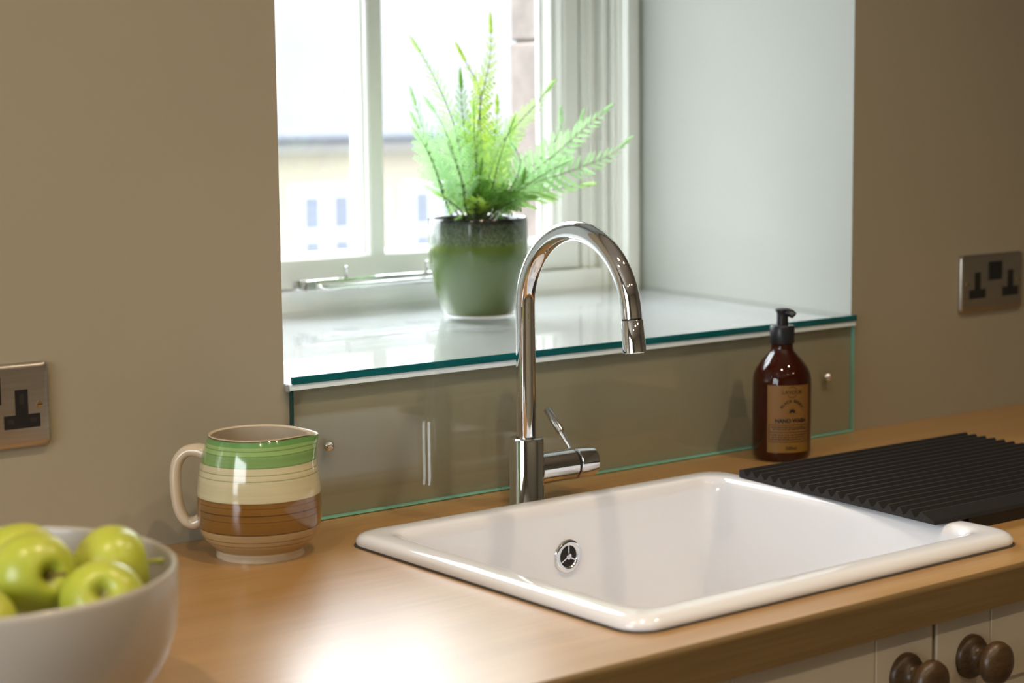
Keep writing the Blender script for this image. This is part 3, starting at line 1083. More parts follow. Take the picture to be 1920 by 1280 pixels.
inner.append([(0.035*math.cos(2*PI*k/JN), 0.035*math.sin(2*PI*k/JN), 0.010) for k in range(JN)])
rs = outer+lip+inner
R = loft(bm, rs)
bm.faces.new(R[0])
bm.faces.new(R[-1])
GREEN, GLINE, CREAM, BROWN, BLINE, TAN = (0.19, 0.33, 0.115), (0.05, 0.14, 0.04), (0.58, 0.53, 0.34), (0.215, 0.105, 0.022), (0.065, 0.025, 0.007), (0.44, 0.32, 0.17)
GL2, GD = (0.27, 0.42, 0.15), (0.13, 0.29, 0.09)
stops = [(0.0, (0.62, 0.53, 0.38)), (0.0078, TAN), (0.0186, BLINE), (0.0192, TAN), (0.0238, BLINE), (0.0246, TAN), (0.0318, BLINE), (0.0330, BROWN),
         (0.0455, BLINE), (0.0462, BROWN), (0.0525, BLINE), (0.0532, BROWN), (0.0600, BLINE), (0.0606, BROWN), (0.0648, BLINE), (0.0656, CREAM),
         (0.0872, GLINE), (0.0879, CREAM), (0.0930, GLINE), (0.0937, CREAM), (0.1003, GLINE), (0.1008, GREEN), (0.1118, GLINE), (0.1126, GL2), (0.1165, GLINE), (0.1172, GL2),
         (0.1205, GD), (0.1262, BLINE), (0.1274, (0.66, 0.56, 0.42))]
M_jug = bands('striped_glaze', stops, 0.14, rough=0.12, streak=0.09, coat=0.6)
M_jugin = pbr('jug_cream_glaze', (0.62, 0.53, 0.40), 0.15, var=0.02, coat=0.5)
M_jughandle = pbr('jug_handle_glaze', (0.56, 0.47, 0.35), 0.15, var=0.03, coat=0.5)
nout = len(outer)
bm.faces.ensure_lookup_table()
jo = obj('jug_body', bm, [M_jug, M_jugin], jug, smooth=True, angle=50)
nf = (nout)*JN
for p in jo.data.polygons:
    if p.index >= nf and p.index < (len(rs)-1)*JN:
        p.material_index = 1
hp = [(-0.0545, 0, 0.1080), (-0.0640, 0, 0.1105), (-0.0755, 0, 0.1085), (-0.0840, 0, 0.0985), (-0.0868, 0, 0.083), (-0.0862, 0, 0.064), (-0.0832, 0, 0.047), (-0.0770, 0, 0.0365), (-0.0690, 0, 0.0335), (-0.0615, 0, 0.0365)]
hc = catmull(hp, 6)
hr = []
for i in range(len(hc)):
    t = i/(len(hc)-1)
    hr.append(0.0062+0.0022*math.exp(-((t-0.0)/0.12)**2)+0.0010*math.exp(-((t-1)/0.15)**2))
obj('jug_handle', tube(hc, hr, 20, sx=1.35), M_jughandle, jug, smooth=True, angle=80)

# ---------------------------------------------------------------- bowl of apples
WX, WY = -0.5392, -0.4418
bowl = thing('fruit_bowl', 'large ivory stoneware bowl holding green apples, on the worktop', 'bowl', (WX, WY, 0))
BO = [(0.0, 0.004), (0.070, 0.004), (0.074, 0.0), (0.084, 0.0), (0.088, 0.0035), (0.104, 0.011), (0.122, 0.0225), (0.135, 0.036), (0.1435, 0.051), (0.1488, 0.070), (0.1512, 0.092), (0.1515, 0.115), (0.1508, 0.1185), (0.1488, 0.1200), (0.1468, 0.1190), (0.1460, 0.116),
      (0.1458, 0.092), (0.1436, 0.070), (0.1380, 0.052), (0.127, 0.038), (0.113, 0.025), (0.095, 0.015), (0.07, 0.010), (0.0, 0.009)]
obj('bowl_body', lathe(BO, 96), M_bowl, bowl, smooth=True, angle=60)

def apple(name, label, loc, r, top, stalk=True, smat=None, sk_=1.0):
    """top: direction in which the stalk cavity points"""
    t = thing(name, label, 'apple', loc, 0, 'green apples in the bowl')
    n = 40
    prof = []
    N_ = 30
    for k in range(N_+1):
        a = PI*k/N_                     # 0 = stalk end
        x = math.sin(a)
        z = math.cos(a)
        # shoulders high, base narrower, dimples at both ends
        rad = x*(1.0+0.05*z)
        h = 0.93*z
        h -= 0.40*math.exp(-(rad/0.24)**2) if z > 0 else 0
        h += 0.17*math.exp(-(rad/0.20)**2) if z < 0 else 0
        prof.append((rad*r if 0 < k < N_ else 0.0, h*r))
    b = bmesh.new()
    add_lathe(b, prof, n)
    for v in b.verts:
        a = math.atan2(v.co.y, v.co.x)
        f = 1+0.022*math.cos(5*a+1.0)*(0.4+0.6*max(0, -v.co.z/r))+0.012*math.cos(2*a)
        v.co.x *= f
        v.co.y *= f
    q = Vector((0, 0, 1)).rotation_difference(Vector(top).normalized())
    o = obj('apple_flesh', b, M_apple, t, smooth=True)
    o.rotation_mode = 'QUATERNION'
    o.rotation_quaternion = q
    if stalk:
        b = bmesh.new()
        pz = 0.52*r
        add_tube(b, [(0, 0, pz), (0.0005, 0, pz+0.008), (0.0018, 0.0006, pz+0.016), (0.0035, 0.001, pz+0.022)], [0.0012*sk_, 0.0011*sk_, 0.0013*sk_, 0.0018*sk_], 8)
        s = obj('apple_stalk', b, smat or M_stem, t, smooth=True)
        s.rotation_mode = 'QUATERNION'
        s.rotation_quaternion = q
    return t
Fv = Vector((0.611, 0.782, -0.123)); Rv = Vector((0.788, -0.616, 0)); Uv = Vector((0, 0, 1))
def vd(r, u, f):
    return Rv*r+Uv*u+Fv*f
apple('apple', 'big green apple at the left with its dark stalk hollow facing right', (-0.5105, -0.4840, 0.1195), 0.0320, vd(0.62, 0.05, -0.62))
apple('apple', 'green apple at the right of the bowl with its stalk pointing right', (-0.4445, -0.4790, 0.1127), 0.0325, vd(0.95, 0.16, 0.25), smat=M_stemg, sk_=1.5)
apple('apple', 'green apple at the front rim with its small hollow facing the room', (-0.4800, -0.5355, 0.1040), 0.0308, vd(0.20, 0.42, -0.85), stalk=False)
apple('apple', 'green apple at the back left, its top showing behind the big left apple', (-0.4906, -0.4118, 0.1128), 0.0325, vd(-0.2, 0.8, 0.3), stalk=False)
apple('apple', 'green apple cut off by the left edge of the picture, lowest against the rim', (-0.5690, -0.5160, 0.0950), 0.0305, vd(-0.3, 0.7, -0.4), stalk=False)
apple('apple', 'yellow-green apple underneath, glimpsed between the big left and the front apple', (-0.4640, -0.4350, 0.0560), 0.0322, vd(0.1, 0.9, -0.2), stalk=False)

# ---------------------------------------------------------------- ribbed draining board
A = Vector((0.5230, -0.1850)); B = Vector((0.4935, -0.5085)); Cc = Vector((0.9300, -0.1955))
db = thing('draining_board', 'black ribbed draining mat lying over the right rim of the sink', 'draining mat', (0, 0, 0))
ex = (Cc-A).normalized()
LB = 0.408
ZB, ZT = 0.0142, 0.0212
bm = bmesh.new()
nr = 18
prof = []
W = 1.0
edge_f = 0.022                          # flat margins
depth = (B-A).length
prof.append((0.0, ZB)); prof.append((0.0, ZT+0.002)); prof.append((0.006/depth, ZT+0.0034))
pitch = (depth-0.006-0.022)/nr
for k in range(nr):
    s0 = 0.006+k*pitch
    prof.append(((s0+0.10*pitch)/depth, ZT+0.0034))
    prof.append(((s0+0.45*pitch)/depth, ZT-0.0036))
    prof.append(((s0+0.62*pitch)/depth, ZT-0.0036))
    prof.append(((s0+0.97*pitch)/depth, ZT+0.0034))
prof.append(((depth-0.021)/depth, ZT+0.0034)); prof.append(((depth-0.003)/depth, ZB+0.0035)); prof.append((1.0, ZB))
def bpt(s, l, z):
    p = A+(B-A)*s+ex*l
    return (p.x, p.y, z)
SL = [0.0, LB*0.33, LB*0.67, LB]
secs = []
for l in SL:
    fall = 0.0
    secs.append([bpt(s, l, z+fall) for s, z in prof])
R = [[bm.verts.new(p) for p in s_] for s_ in secs]
n = len(prof)
for a, b in zip(R[:-1], R[1:]):
    for k in range(n):
        bm.faces.new((a[k], a[(k+1) % n], b[(k+1) % n], b[k]))
bm.faces.new(R[0]); bm.faces.new(R[-1])
obj('ribbed_mat', bm, M_board, db)
for s in (0.08, 0.92):
    for l in (0.10, LB-0.03):
        p = bpt(s, l, 0)
        obj('foot', box(p[0]-0.012, p[0]+0.012, p[1]-0.008, p[1]+0.008, 0.0, ZB+0.001), M_board, db)
# solid skirt down to the worktop beyond the sink rim
sk_pts = [bpt(0.985, 0.075, 0), bpt(0.985, LB, 0)]
for (s0, s1, l0, l1) in ((0.955, 0.99, 0.058, LB-0.001), (0.01, 0.045, 0.080, LB-0.001)):
    bm = bmesh.new()
    q = [bpt(s0, l0, 0), bpt(s1, l0, 0), bpt(s1, l1, 0), bpt(s0, l1, 0)]
    lo = [bm.verts.new((p[0], p[1], 0.0005)) for p in q]
    hi = [bm.verts.new((p[0], p[1], ZB+0.001)) for p in q]
    bm.faces.new(lo); bm.faces.new(hi)
    for k in range(4):
        bm.faces.new((lo[k], lo[(k+1) % 4], hi[(k+1) % 4], hi[k]))
    obj('skirt', bm, M_board, db)

# ---------------------------------------------------------------- sockets
def socket(xr_, zc, label, screws=True):
    """double UK socket, plate right edge at xr_, 146 x 86 mm"""
    w, h = 0.146, 0.086
    t = thing('wall_socket', label, 'socket', (xr_-w/2, 0, zc))
    b = bmesh.new()
    rings = []
    for (i, y, r) in ((0.0, 0.0, 0.006), (0.0, -0.0035, 0.006), (0.0008, -0.0058, 0.006), (0.003, -0.0074, 0.006), (0.006, -0.0078, 0.005)):
        rings.append([(x, y, z) for x, z in rrect(-w/2+i, w/2-i, -h/2+i, h/2-i, r, 5)])
    R = loft(b, rings)
    b.faces.new(R[0]); b.faces.new(R[-1])
    fp = obj('faceplate', b, M_steel, t, smooth=True, angle=35)
    for cx in (-0.0365, 0.0415):
        b = bmesh.new()
        T = [(-0.0192, -0.0226), (0.0192, -0.0226), (0.0192, -0.0088), (0.0068, -0.0088), (0.0068, 0.0165), (-0.0068, 0.0165), (-0.0068, -0.0088), (-0.0192, -0.0088)]
        lo = [b.verts.new((cx+x, -0.0072, z)) for x, z in T]
        hi = [b.verts.new((cx+x, -0.0081, z)) for x, z in T]
        b.faces.new(lo); b.faces.new(hi)
        for k in range(8):
            b.faces.new((lo[k], lo[(k+1) % 8], hi[(k+1) % 8], hi[k]))
        ins = obj('outlet', b, M_blackpl, t)
        b = bmesh.new()
        add_box(b, cx-0.0024, cx+0.0024, -0.0083, -0.0081, 0.0015, 0.012)
        add_box(b, cx-0.0155, cx-0.0085, -0.0083, -0.0081, -0.0172, -0.0128)
        add_box(b, cx+0.0085, cx+0.0155, -0.0083, -0.0081, -0.0172, -0.0128)
        obj('pin_slot', b, M_gap, ins)
    b = bmesh.new()
    add_box(b, -0.0105, 0.0195, -0.0096, -0.0074, 0.0035, 0.031)
    obj('switch_rocker', b, M_blackpl, t)
    for sx in (-0.0605, 0.0605):
        b = lathe([(0.0, 0.0), (0.0034, 0.0), (0.0032, 0.0008), (0.0, 0.0011)], 20)
        b.transform(Matrix.Translation((sx, -0.0077, 0.0)) @ Matrix.Rotation(PI/2, 4, 'X'))
        sc_ = obj('screw', b, M_brass, t, smooth=True, angle=50)
        b = box(sx-0.0028, sx+0.0028, -0.0090, -0.0087, -0.0004, 0.0004)
        obj('screw_slot', b, M_gap, sc_)
    return t
socket(-0.2782, 0.1681, 'brushed steel wall socket cut by the left edge, above the apples')
socket(1.3059, 0.1935, 'brushed steel wall socket on the right wall, beyond the window recess')

# ---------------------------------------------------------------- pot and fern
PX, PY, PZ = 0.5424, 0.360, ZS
pot = thing('plant_pot', 'green glazed round pot with dark speckled rim, on the window sill', 'pot', (PX, PY, PZ+0.0002))
PP = [(0.0, 0.003), (0.040, 0.003), (0.043, 0.0), (0.0485, 0.001), (0.0535, 0.008), (0.0592, 0.024), (0.0640, 0.043), (0.0680, 0.066), (0.0706, 0.088), (0.0712, 0.1045), (0.0711, 0.128), (0.0707, 0.1365),
      (0.0695, 0.1388), (0.0672, 0.1385), (0.0660, 0.136), (0.0658, 0.118), (0.0, 0.118)]
m, nt, b_ = mat_base('reactive_green_glaze')
N, L = nt.nodes, nt.links
tc = N.new('ShaderNodeTexCoord'); sp = N.new('ShaderNodeSeparateXYZ')
L.new(tc.outputs['Object'], sp.inputs[0])
nz = N.new('ShaderNodeTexNoise'); nz.inputs['Scale'].default_value = 16
L.new(tc.outputs['Object'], nz.inputs['Vector'])
ad = N.new('ShaderNodeMath'); ad.operation = 'MULTIPLY_ADD'
L.new(nz.outputs['Fac'], ad.inputs[0]); ad.inputs[1].default_value = 0.006; L.new(sp.outputs['Z'], ad.inputs[2])
mr = N.new('ShaderNodeMapRange'); mr.inputs['From Max'].default_value = 0.15
L.new(ad.outputs[0], mr.inputs['Value'])
rp = N.new('ShaderNodeValToRGB'); cr = rp.color_ramp
stp = [(0.0, (0.070, 0.105, 0.028)), (0.45, (0.080, 0.128, 0.038)), (0.60, (0.085, 0.138, 0.045)), (0.655, (0.085, 0.13, 0.022)), (0.695, (0.09, 0.135, 0.026)), (0.715, (0.085, 0.125, 0.062)), (0.82, (0.065, 0.09, 0.055)), (0.895, (0.04, 0.055, 0.038)), (0.93, (0.009, 0.011, 0.010)), (1.0, (0.008, 0.009, 0.009))]
while len(cr.elements) < len(stp):
    cr.elements.new(0.5)
for e_, (p_, c_) in zip(cr.elements, stp):
    e_.position = p_
for e_, (p_, c_) in zip(cr.elements, stp):
    e_.color = (*c_, 1)
L.new(mr.outputs[0], rp.inputs[0])
n3 = N.new('ShaderNodeTexNoise'); n3.inputs['Scale'].default_value = 320; n3.inputs['Detail'].default_value = 2
L.new(tc.outputs['Object'], n3.inputs['Vector'])
sr = N.new('ShaderNodeMapRange'); sr.inputs['From Min'].default_value = 0.35; sr.inputs['From Max'].default_value = 0.7; sr.inputs['To Min'].default_value = 0.6; sr.inputs['To Max'].default_value = 1.7
L.new(n3.outputs['Fac'], sr.inputs['Value'])
gt = N.new('ShaderNodeMath'); gt.operation = 'GREATER_THAN'; gt.inputs[1].default_value = 0.105
L.new(ad.outputs[0], gt.inputs[0])
mm = N.new('ShaderNodeMix')
L.new(gt.outputs[0], mm.inputs['Factor']); mm.inputs['A'].default_value = 1.0; L.new(sr.outputs[0], mm.inputs['B'])
vm = N.new('ShaderNodeVectorMath'); vm.operation = 'SCALE'
L.new(rp.outputs[0], vm.inputs[0]); L.new(mm.outputs['Result'], vm.inputs['Scale'])
L.new(vm.outputs[0], b_.inputs['Base Color'])
b_.inputs['Roughness'].default_value = 0.14
b_.inputs['Coat Weight'].default_value = 0.5
b_.inputs['Coat Roughness'].default_value = 0.05
obj('pot_body', lathe(PP, 72), m, pot, smooth=True, angle=60)
obj('pot_foot', lathe([(0.0425, -0.0001), (0.0435, 0.0006), (0.0495, 0.0016), (0.0492, 0.0008), (0.0480, -0.0001)], 48, cap0=False, cap1=False), M_sill, pot, smooth=True)

fern = thing('fern', 'leafy pale green fern with feathery fronds growing in the green pot', 'plant', (PX, PY, PZ+0.1187))
FO = Vector((PX, PY, PZ+0.1187))
obj('soil', lathe([(0.0, 0.0), (0.0640, 0.0), (0.0640, 0.006), (0.045, 0.010), (0.0, 0.012)], 32), M_soil, fern, smooth=True)

# pinna meshes, length 1 along +X, width in Y, folded slightly in Z
def leaf_strip(bm, pts, mi=0):
    """pts: centreline (x, y, z, halfwidth, dir angle) -> folded blade"""
    prev = None
    for (x, y, z, w, a) in pts:
        nx, ny = -math.sin(a), math.cos(a)
        tri = [bm.verts.new((x+nx*w, y+ny*w, z+w*0.35)), bm.verts.new((x, y, z)), bm.verts.new((x-nx*w, y-ny*w, z+w*0.35))]
        if prev:
            bm.faces.new((prev[0], prev[1], tri[1], tri[0]))
            bm.faces.new((prev[1], prev[2], tri[2], tri[1]))
        prev = tri
def pinna_finger():
    b = bmesh.new()
    pts = []
    for k in range(7):
        t = k/6
        w = 0.078*(math.sin(PI*min(1, (t*0.86+0.14)))**0.7)+0.01
        pts.append((t, 0.04*math.sin(t*2), 0.05*t-0.14*t*t, w, 0))
    leaf_strip(b, pts)
    return b
def pinna_feather(npair=8, wl=0.20, wid=0.036):
    b = bmesh.new()
    leaf_strip(b, [(t, 0, -0.10*t*t, 0.012, 0) for t in (0, 0.33, 0.66, 1.0)])
    for k in range(npair):
        t = 0.08+0.88*k/(npair-1)
        ln_ = wl*(1-0.75*t)*(1.0 if k else 0.8)+0.05
        for s in (-1, 1):
            a = s*math.radians(62)
            z0 = -0.10*t*t
            leaf_strip(b, [(t+ln_*q*math.cos(a), ln_*q*math.sin(a), z0-0.05*q*q, wid*w, a) for q, w in ((0.05, 0.35), (0.45, 1.0), (0.8, 0.8), (1.0, 0.1))])
    return b
def pinna_round(npair=5):
    b = bmesh.new()
    leaf_strip(b, [(t, 0, -0.10*t*t, 0.014, 0) for t in (0, 0.33, 0.66, 1.0)])
    for k in range(npair):
        t = 0.15+0.85*k/(npair-1)
        for s in (-1, 1):
            a = s*math.radians(58 if k < npair-1 else 20)
            ln_ = 0.27*(1-0.35*t)
            leaf_strip(b, [(t+ln_*q*math.cos(a), ln_*q*math.sin(a), -0.1*t*t, 0.085*w, a) for q, w in ((0.12, 0.25), (0.4, 0.95), (0.75, 1.0), (1.0, 0.25))])
    return b
def mk(bmf, name):
    b = bmf
    me = bpy.data.meshes.new(name)
    b.to_mesh(me)
    b.free()
    return me
PIN = {}
for mi in range(4):
    for nm, f in (('finger', pinna_finger), ('feather', pinna_feather), ('round', pinna_round)):
        me = mk(f(), 'pinna_'+nm)
        me.materials.append(M_leaf[mi])
        PIN[nm, mi] = me

FR = [  # points tip..base, kind, leaf colour, max pinna length, parts?, brown stalk, start fraction
    ('feather', 1, 0.030, True, 0, [(0.419, 0.34, 0.556), (0.457, 0.345, 0.506), (0.493, 0.35, 0.444), (0.514, 0.355, 0.38), (0.539, 0.36, 0.303)]),
    ('round', 2, 0.030, True, 0, [(0.578, 0.37, 0.593), (0.573, 0.367, 0.53), (0.555, 0.365, 0.473), (0.545, 0.363, 0.402), (0.546, 0.36, 0.302)]),
    ('feather', 1, 0.034, True, 0, [(0.664, 0.33, 0.499), (0.628, 0.338, 0.461), (0.58, 0.345, 0.415), (0.559, 0.353, 0.364), (0.554, 0.36, 0.302)]),
    ('finger', 0, 0.041, True, 1, [(0.791, 0.35, 0.464), (0.735, 0.352, 0.429), (0.686, 0.355, 0.395), (0.618, 0.358, 0.351), (0.567, 0.36, 0.301)]),
    ('finger', 0, 0.041, True, 1, [(0.785, 0.3, 0.416), (0.749, 0.315, 0.389), (0.685, 0.33, 0.367), (0.617, 0.345, 0.346), (0.564, 0.36, 0.301)]),
    ('feather', 0, 0.036, True, 0, [(0.444, 0.38, 0.489), (0.459, 0.375, 0.433), (0.473, 0.37, 0.389), (0.485, 0.365, 0.344), (0.499, 0.36, 0.304)]),
    ('feather', 0, 0.036, True, 0, [(0.412, 0.33, 0.434), (0.439, 0.338, 0.405), (0.46, 0.345, 0.371), (0.478, 0.353, 0.337), (0.499, 0.36, 0.304)]),
    ('feather', 0, 0.038, True, 0, [(0.419, 0.31, 0.475), (0.456, 0.322, 0.437), (0.484, 0.335, 0.396), (0.506, 0.347, 0.358), (0.532, 0.36, 0.303)]),
    ('round', 2, 0.028, True, 0, [(0.546, 0.41, 0.553), (0.557, 0.398, 0.519), (0.566, 0.385, 0.49), (0.558, 0.372, 0.43), (0.548, 0.36, 0.302)]),
    ('feather', 3, 0.034, True, 0, [(0.516, 0.36, 0.514), (0.517, 0.36, 0.462), (0.524, 0.36, 0.41), (0.533, 0.36, 0.357), (0.542, 0.36, 0.302)]),
    ('round', 2, 0.030, True, 0, [(0.604, 0.39, 0.479), (0.596, 0.383, 0.443), (0.583, 0.375, 0.401), (0.567, 0.367, 0.356), (0.554, 0.36, 0.302)]),
    ('finger', 0, 0.038, True, 0, [(0.731, 0.4, 0.461), (0.718, 0.39, 0.422), (0.671, 0.38, 0.384), (0.613, 0.37, 0.347), (0.57, 0.36, 0.301)]),
    ('feather', 0, 0.038, False, 0, [(0.760, 0.38, 0.457), (0.738, 0.375, 0.422), (0.693, 0.37, 0.375), (0.628, 0.365, 0.339), (0.575, 0.36, 0.301)]),
    ('finger', 1, 0.034, False, 0, [(0.73, 0.32, 0.348), (0.685, 0.33, 0.345), (0.638, 0.34, 0.338), (0.602, 0.35, 0.325), (0.575, 0.36, 0.301)]),
    ('round', 1, 0.026, False, 0, [(0.638, 0.3, 0.329), (0.612, 0.315, 0.340), (0.593, 0.33, 0.337), (0.578, 0.345, 0.322), (0.57, 0.36, 0.301)]),
    ('feather', 0, 0.034, False, 0, [(0.554, 0.3, 0.416), (0.585, 0.315, 0.387), (0.586, 0.33, 0.356), (0.574, 0.345, 0.33), (0.561, 0.36, 0.302)]),
    ('feather', 3, 0.030, False, 0, [(0.575, 0.29, 0.374), (0.581, 0.307, 0.353), (0.568, 0.325, 0.338), (0.557, 0.342, 0.323), (0.551, 0.36, 0.302)]),
    ('feather', 1, 0.028, False, 0, [(0.432, 0.31, 0.347), (0.454, 0.322, 0.34), (0.477, 0.335, 0.331), (0.5, 0.347, 0.32), (0.523, 0.36, 0.303)]),
    ('feather', 3, 0.030, False, 0, [(0.507, 0.3, 0.389), (0.513, 0.315, 0.366), (0.523, 0.33, 0.347), (0.534, 0.345, 0.328), (0.544, 0.36, 0.302)]),
    ('feather', 3, 0.034, False, 0, [(0.526, 0.4, 0.425), (0.53, 0.39, 0.387), (0.532, 0.38, 0.357), (0.533, 0.37, 0.33), (0.535, 0.36, 0.303)]),
    ('feather', 1, 0.036, False, 0, [(0.653, 0.42, 0.438), (0.631, 0.405, 0.392), (0.604, 0.39, 0.358), (0.577, 0.375, 0.329), (0.554, 0.36, 0.302)]),
    ('feather', 1, 0.032, False, 0, [(0.55, 0.28, 0.45), (0.545, 0.30, 0.41), (0.545, 0.32, 0.37), (0.55, 0.34, 0.335), (0.55, 0.355, 0.302)]),
    ('feather', 0, 0.034, False, 0, [(0.64, 0.27, 0.385), (0.615, 0.29, 0.37), (0.59, 0.31, 0.35), (0.57, 0.335, 0.33), (0.555, 0.355, 0.302)]),
    ('feather', 3, 0.032, False, 0, [(0.475, 0.40, 0.42), (0.49, 0.39, 0.39), (0.505, 0.38, 0.36), (0.52, 0.37, 0.33), (0.53, 0.36, 0.303)]),
    ('feather', 0, 0.032, False, 0, [(0.60, 0.42, 0.46), (0.585, 0.40, 0.42), (0.57, 0.39, 0.38), (0.56, 0.375, 0.34), (0.55, 0.36, 0.303)]),
    ('feather', 0, 0.036, False, 0, [(0.430, 0.36, 0.455), (0.452, 0.36, 0.415), (0.470, 0.36, 0.375), (0.490, 0.36, 0.335), (0.515, 0.36, 0.303)]),
    ('feather', 0, 0.034, False, 0, [(0.440, 0.29, 0.415), (0.462, 0.305, 0.39), (0.485, 0.32, 0.36), (0.505, 0.34, 0.33), (0.522, 0.355, 0.303)]),
    ('feather', 1, 0.034, False, 0, [(0.500, 0.31, 0.470), (0.508, 0.32, 0.43), (0.518, 0.33, 0.385), (0.530, 0.345, 0.34), (0.540, 0.358, 0.303)]),
    ('round', 2, 0.028, False, 0, [(0.625, 0.37, 0.445), (0.610, 0.37, 0.415), (0.590, 0.365, 0.38), (0.570, 0.362, 0.34), (0.552, 0.36, 0.303)]),
    ('round', 2, 0.026, False, 0, [(0.49, 0.28, 0.335), (0.50, 0.30, 0.335), (0.512, 0.32, 0.328), (0.525, 0.34, 0.318), (0.535, 0.355, 0.303)]),
    ('round', 3, 0.026, False, 0, [(0.58, 0.27, 0.335), (0.575, 0.29, 0.335), (0.567, 0.315, 0.328), (0.56, 0.335, 0.318), (0.552, 0.355, 0.303)]),
]
for k in range(13):                     # short young fronds arching out all round the rim
    a = 2*PI*k/13+random.uniform(-0.2, 0.2)
    R_ = random.uniform(0.040, 0.058)
    h_ = random.uniform(0.034, 0.058)
    c_, s_ = math.cos(a), math.sin(a)
    FR.append((('round', 'feather', 'round')[k % 3], (2, 3, 1, 3)[k % 4], random.uniform(0.020, 0.027), False, 0,
               [(PX+c_*R_, PY+s_*R_, 0.303+h_), (PX+c_*R_*0.72, PY+s_*R_*0.72, 0.304+h_*0.92), (PX+c_*R_*0.45, PY+s_*R_*0.45, 0.303+h_*0.66), (PX+c_*R_*0.25, PY+s_*R_*0.25, 0.303+h_*0.3), (PX+c_*0.008, PY+s_*0.008, 0.302)]))
viewv = Vector((0.61, 0.78, -0.12)).normalized()
for (kind, ci, plen, parts, brown, P) in FR:
    cl = [p-FO for p in reversed(catmull(P, 8))]         # base .. tip, local to the fern
    n = len(cl)
    b = bmesh.new()
    add_tube(b, cl, [0.0014-(0.0011*i/(n-1)) for i in range(n)], 6)
    # arc length
    acc = [0.0]
    for i in range(1, n):
        acc.append(acc[-1]+(cl[i]-cl[i-1]).length)
    T_ = acc[-1]
    tilt = random.uniform(-0.5, 0.5)
    st = 0.22 if parts else (0.14 if len(cl) and T_ > 0.09 else 0.22)
    npn = max(9, int(T_*0.80/{'finger': 0.0135, 'feather': 0.0120, 'round': 0.0150}[kind]))
    npn = int(npn*1.15)
    mats = []
    for k in range(npn):
        u = (k/(npn-1))**0.85
        t = st+(0.985-st)*u
        s_ = t*T_
        i = max(j for j in range(n) if acc[j] <= s_+1e-9)
        i = min(i, n-2)
        f = (s_-acc[i])/max(1e-9, acc[i+1]-acc[i])
        p = cl[i].lerp(cl[i+1], f)
        tg = (cl[i+1]-cl[i]).normalized()
        nrm = (viewv+tg.cross(viewv)*tilt)
        side = tg.cross(nrm).normalized()
        nn = side.cross(tg).normalized()
        L_ = plen*((1-u)**0.85*1.05*min(1.0, 0.6+2.2*u)+0.10)
        L_ *= random.uniform(0.85, 1.1)
        fwd = math.radians((52 if kind != 'finger' else 60)-32*u)
        for s in (-1, 1):
            d = (tg*math.cos(fwd)+side*s*math.sin(fwd)+nn*random.uniform(-0.28, 0.28)).normalized()
            yv = (nn.cross(d)).normalized()
            zv = d.cross(yv)
            Mx = Matrix((d*L_, yv*L_, zv*L_)).transposed().to_4x4()
            Mx.translation = p
            mats.append(Mx)
    # terminal leaflet
    tg = (cl[-1]-cl[-3]).normalized()
    side = tg.cross(viewv).normalized()
    Mx = Matrix((tg*0.030, side*0.030, tg.cross(side)*0.030)).transposed().to_4x4()
    Mx.translation = cl[-1]-tg*0.026
    if parts:
        fo = obj('frond', b, M_rachis2 if brown else M_rachis, fern, smooth=True)
        for Mx_ in mats:
            o = bpy.data.objects.new('leaflet', PIN[kind, ci])
            COL.objects.link(o)
            o.parent = fo
            o.matrix_local = Mx_
        o = bpy.data.objects.new('leaflet', PIN['finger', ci])
        COL.objects.link(o)
        o.parent = fo
        o.matrix_local = Mx
    else:
        me0 = PIN[kind, ci]
        for f_ in b.faces:
            f_.material_index = 0
        for Mx_, src in [(m_, me0) for m_ in mats]+[(Mx, PIN['finger', ci])]:
            vs = [b.verts.new(Mx_ @ v.co) for v in src.vertices]
            for pl in src.polygons:
                f_ = b.faces.new([vs[q] for q in pl.vertices])
                f_.material_index = 1
        me = bpy.data.meshes.new('frond')
        b.to_mesh(me)
        b.free()
        new_obj('frond', me, [M_rachis, M_leaf[ci]], fern)

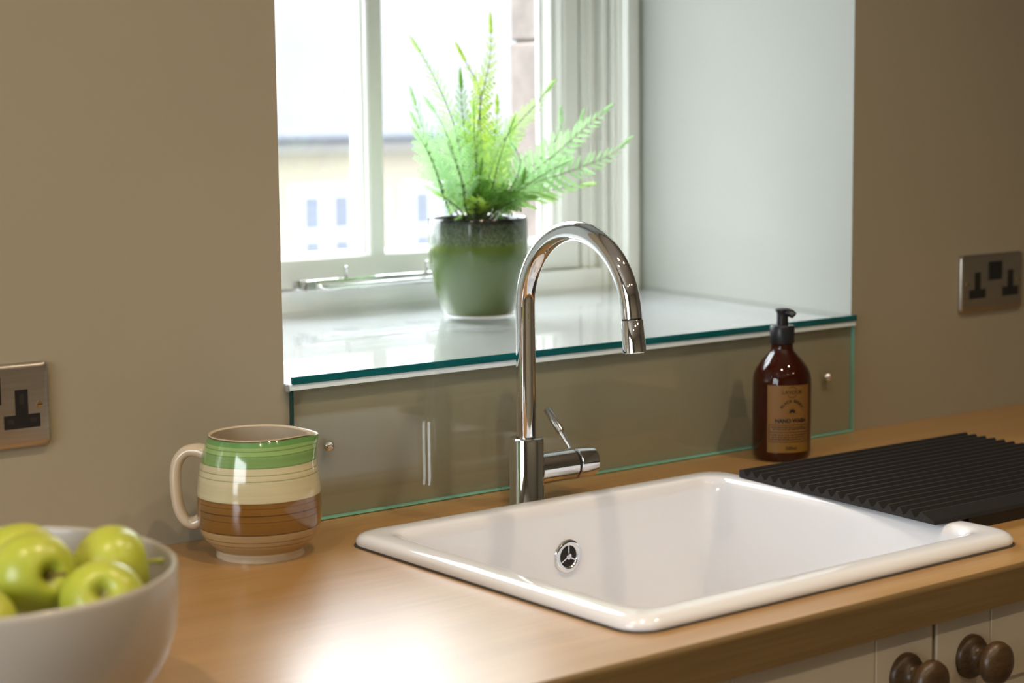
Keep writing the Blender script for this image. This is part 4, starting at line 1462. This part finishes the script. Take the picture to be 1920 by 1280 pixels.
# ---------------------------------------------------------------- base cabinets
DF = D+0.020                            # front face of the doors
def cabinet(x0, x1, label, doors):
    t = thing('base_cabinet', label, 'cabinet', (x0, DF, FL))
    w = x1-x0
    H = 0.91-0.0395
    b = bmesh.new()
    add_box(b, 0.0005, 0.018, 0.020, 0.60, 0.10, H)
    add_box(b, w-0.018, w-0.0005, 0.020, 0.60, 0.10, H)
    add_box(b, 0.018, w-0.018, 0.020, 0.60, 0.10, 0.118)
    add_box(b, 0.018, w-0.018, 0.58, 0.60, 0.118, H)
    add_box(b, 0.018, w-0.018, 0.022, 0.035, H-0.05, H)
    obj('carcass', b, M_cab, t)
    obj('plinth', box(0.0005, w-0.0005, 0.06, 0.075, 0.0, 0.10), M_cab, t)
    for (a, c, knob_side) in doors:
        a -= x0; c -= x0
        z0, z1 = 0.115, H-0.002
        fr_ = 0.0835
        d = empty('door', t, (a, 0, z0))
        dw, dh = c-a, z1-z0
        obj('stile', box(0.0, fr_, 0.0, 0.019, 0, dh, 0.0012, 1), M_cab, d)
        obj('stile', box(dw-fr_, dw, 0.0, 0.019, 0, dh, 0.0012, 1), M_cab, d)
        obj('rail', box(fr_+0.0008, dw-fr_-0.0008, 0.0, 0.019, dh-0.0835, dh, 0.0012, 1), M_cab, d)
        obj('rail', box(fr_+0.0008, dw-fr_-0.0008, 0.0, 0.019, 0, 0.0835, 0.0012, 1), M_cab, d)
        obj('panel', box(fr_-0.004, dw-fr_+0.004, 0.007, 0.015, 0.08, dh-0.08), M_cab, d)
        kx = (dw-0.0415) if knob_side > 0 else 0.0515
        kz = (0.91-0.0900)-z0
        b = lathe([(0.0, -0.001), (0.0225, 0.0), (0.0225, 0.004), (0.0205, 0.0072), (0.0150, 0.0085), (0.0135, 0.0105), (0.0105, 0.0125), (0.0098, 0.0180), (0.0120, 0.0215), (0.0185, 0.0250), (0.0218, 0.0295),
                   (0.0222, 0.0335), (0.0205, 0.0385), (0.0165, 0.0415), (0.008, 0.0435), (0.0, 0.044)], 40)
        b.transform(Matrix.Translation((kx, 0, kz)) @ Matrix.Rotation(PI/2, 4, 'X'))
        obj('knob', b, M_knob, d, smooth=True, angle=60)
    return t
cabinet(-0.06, 0.75, 'cream sink cabinet with two doors and dark wooden knobs under the worktop', [(0.000, 0.3605, 1), (0.3668, 0.7470, -1)])
cabinet(0.7505, 1.3505, 'cream base cabinet right of the sink cabinet, under the draining mat end', [(0.754, 1.347, -1)])
cabinet(-0.6605, -0.0605, 'cream base cabinet left of the sink cabinet, under the bowl of apples', [(-0.657, -0.064, -1)])

# ---------------------------------------------------------------- downlight fittings in the ceiling
OVER = ['the left end of the worktop', 'the sink and jug', 'the draining mat', 'the left of the kitchen floor', 'the middle of the kitchen floor', 'the right of the kitchen floor']
for i, (lx, ly) in enumerate(LAMPS):
    t = thing('downlight', 'small round recessed ceiling downlight over '+OVER[i], 'light', (lx, ly, CEIL), 0, 'recessed ceiling downlights')
    obj('trim_ring', lathe([(0.030, 0.0), (0.042, 0.0), (0.041, -0.003), (0.032, -0.004), (0.030, -0.002)], 32, cap0=False, cap1=False), M_chrome2, t, smooth=True)
    obj('lamp_lens', lathe([(0.0, -0.001), (0.030, -0.001), (0.030, 0.0), (0.0, 0.0)], 24), pbr('lit_lens', (0.9, 0.85, 0.75), 0.4, emis=((1.0, 0.75, 0.45), 6.0)), t)
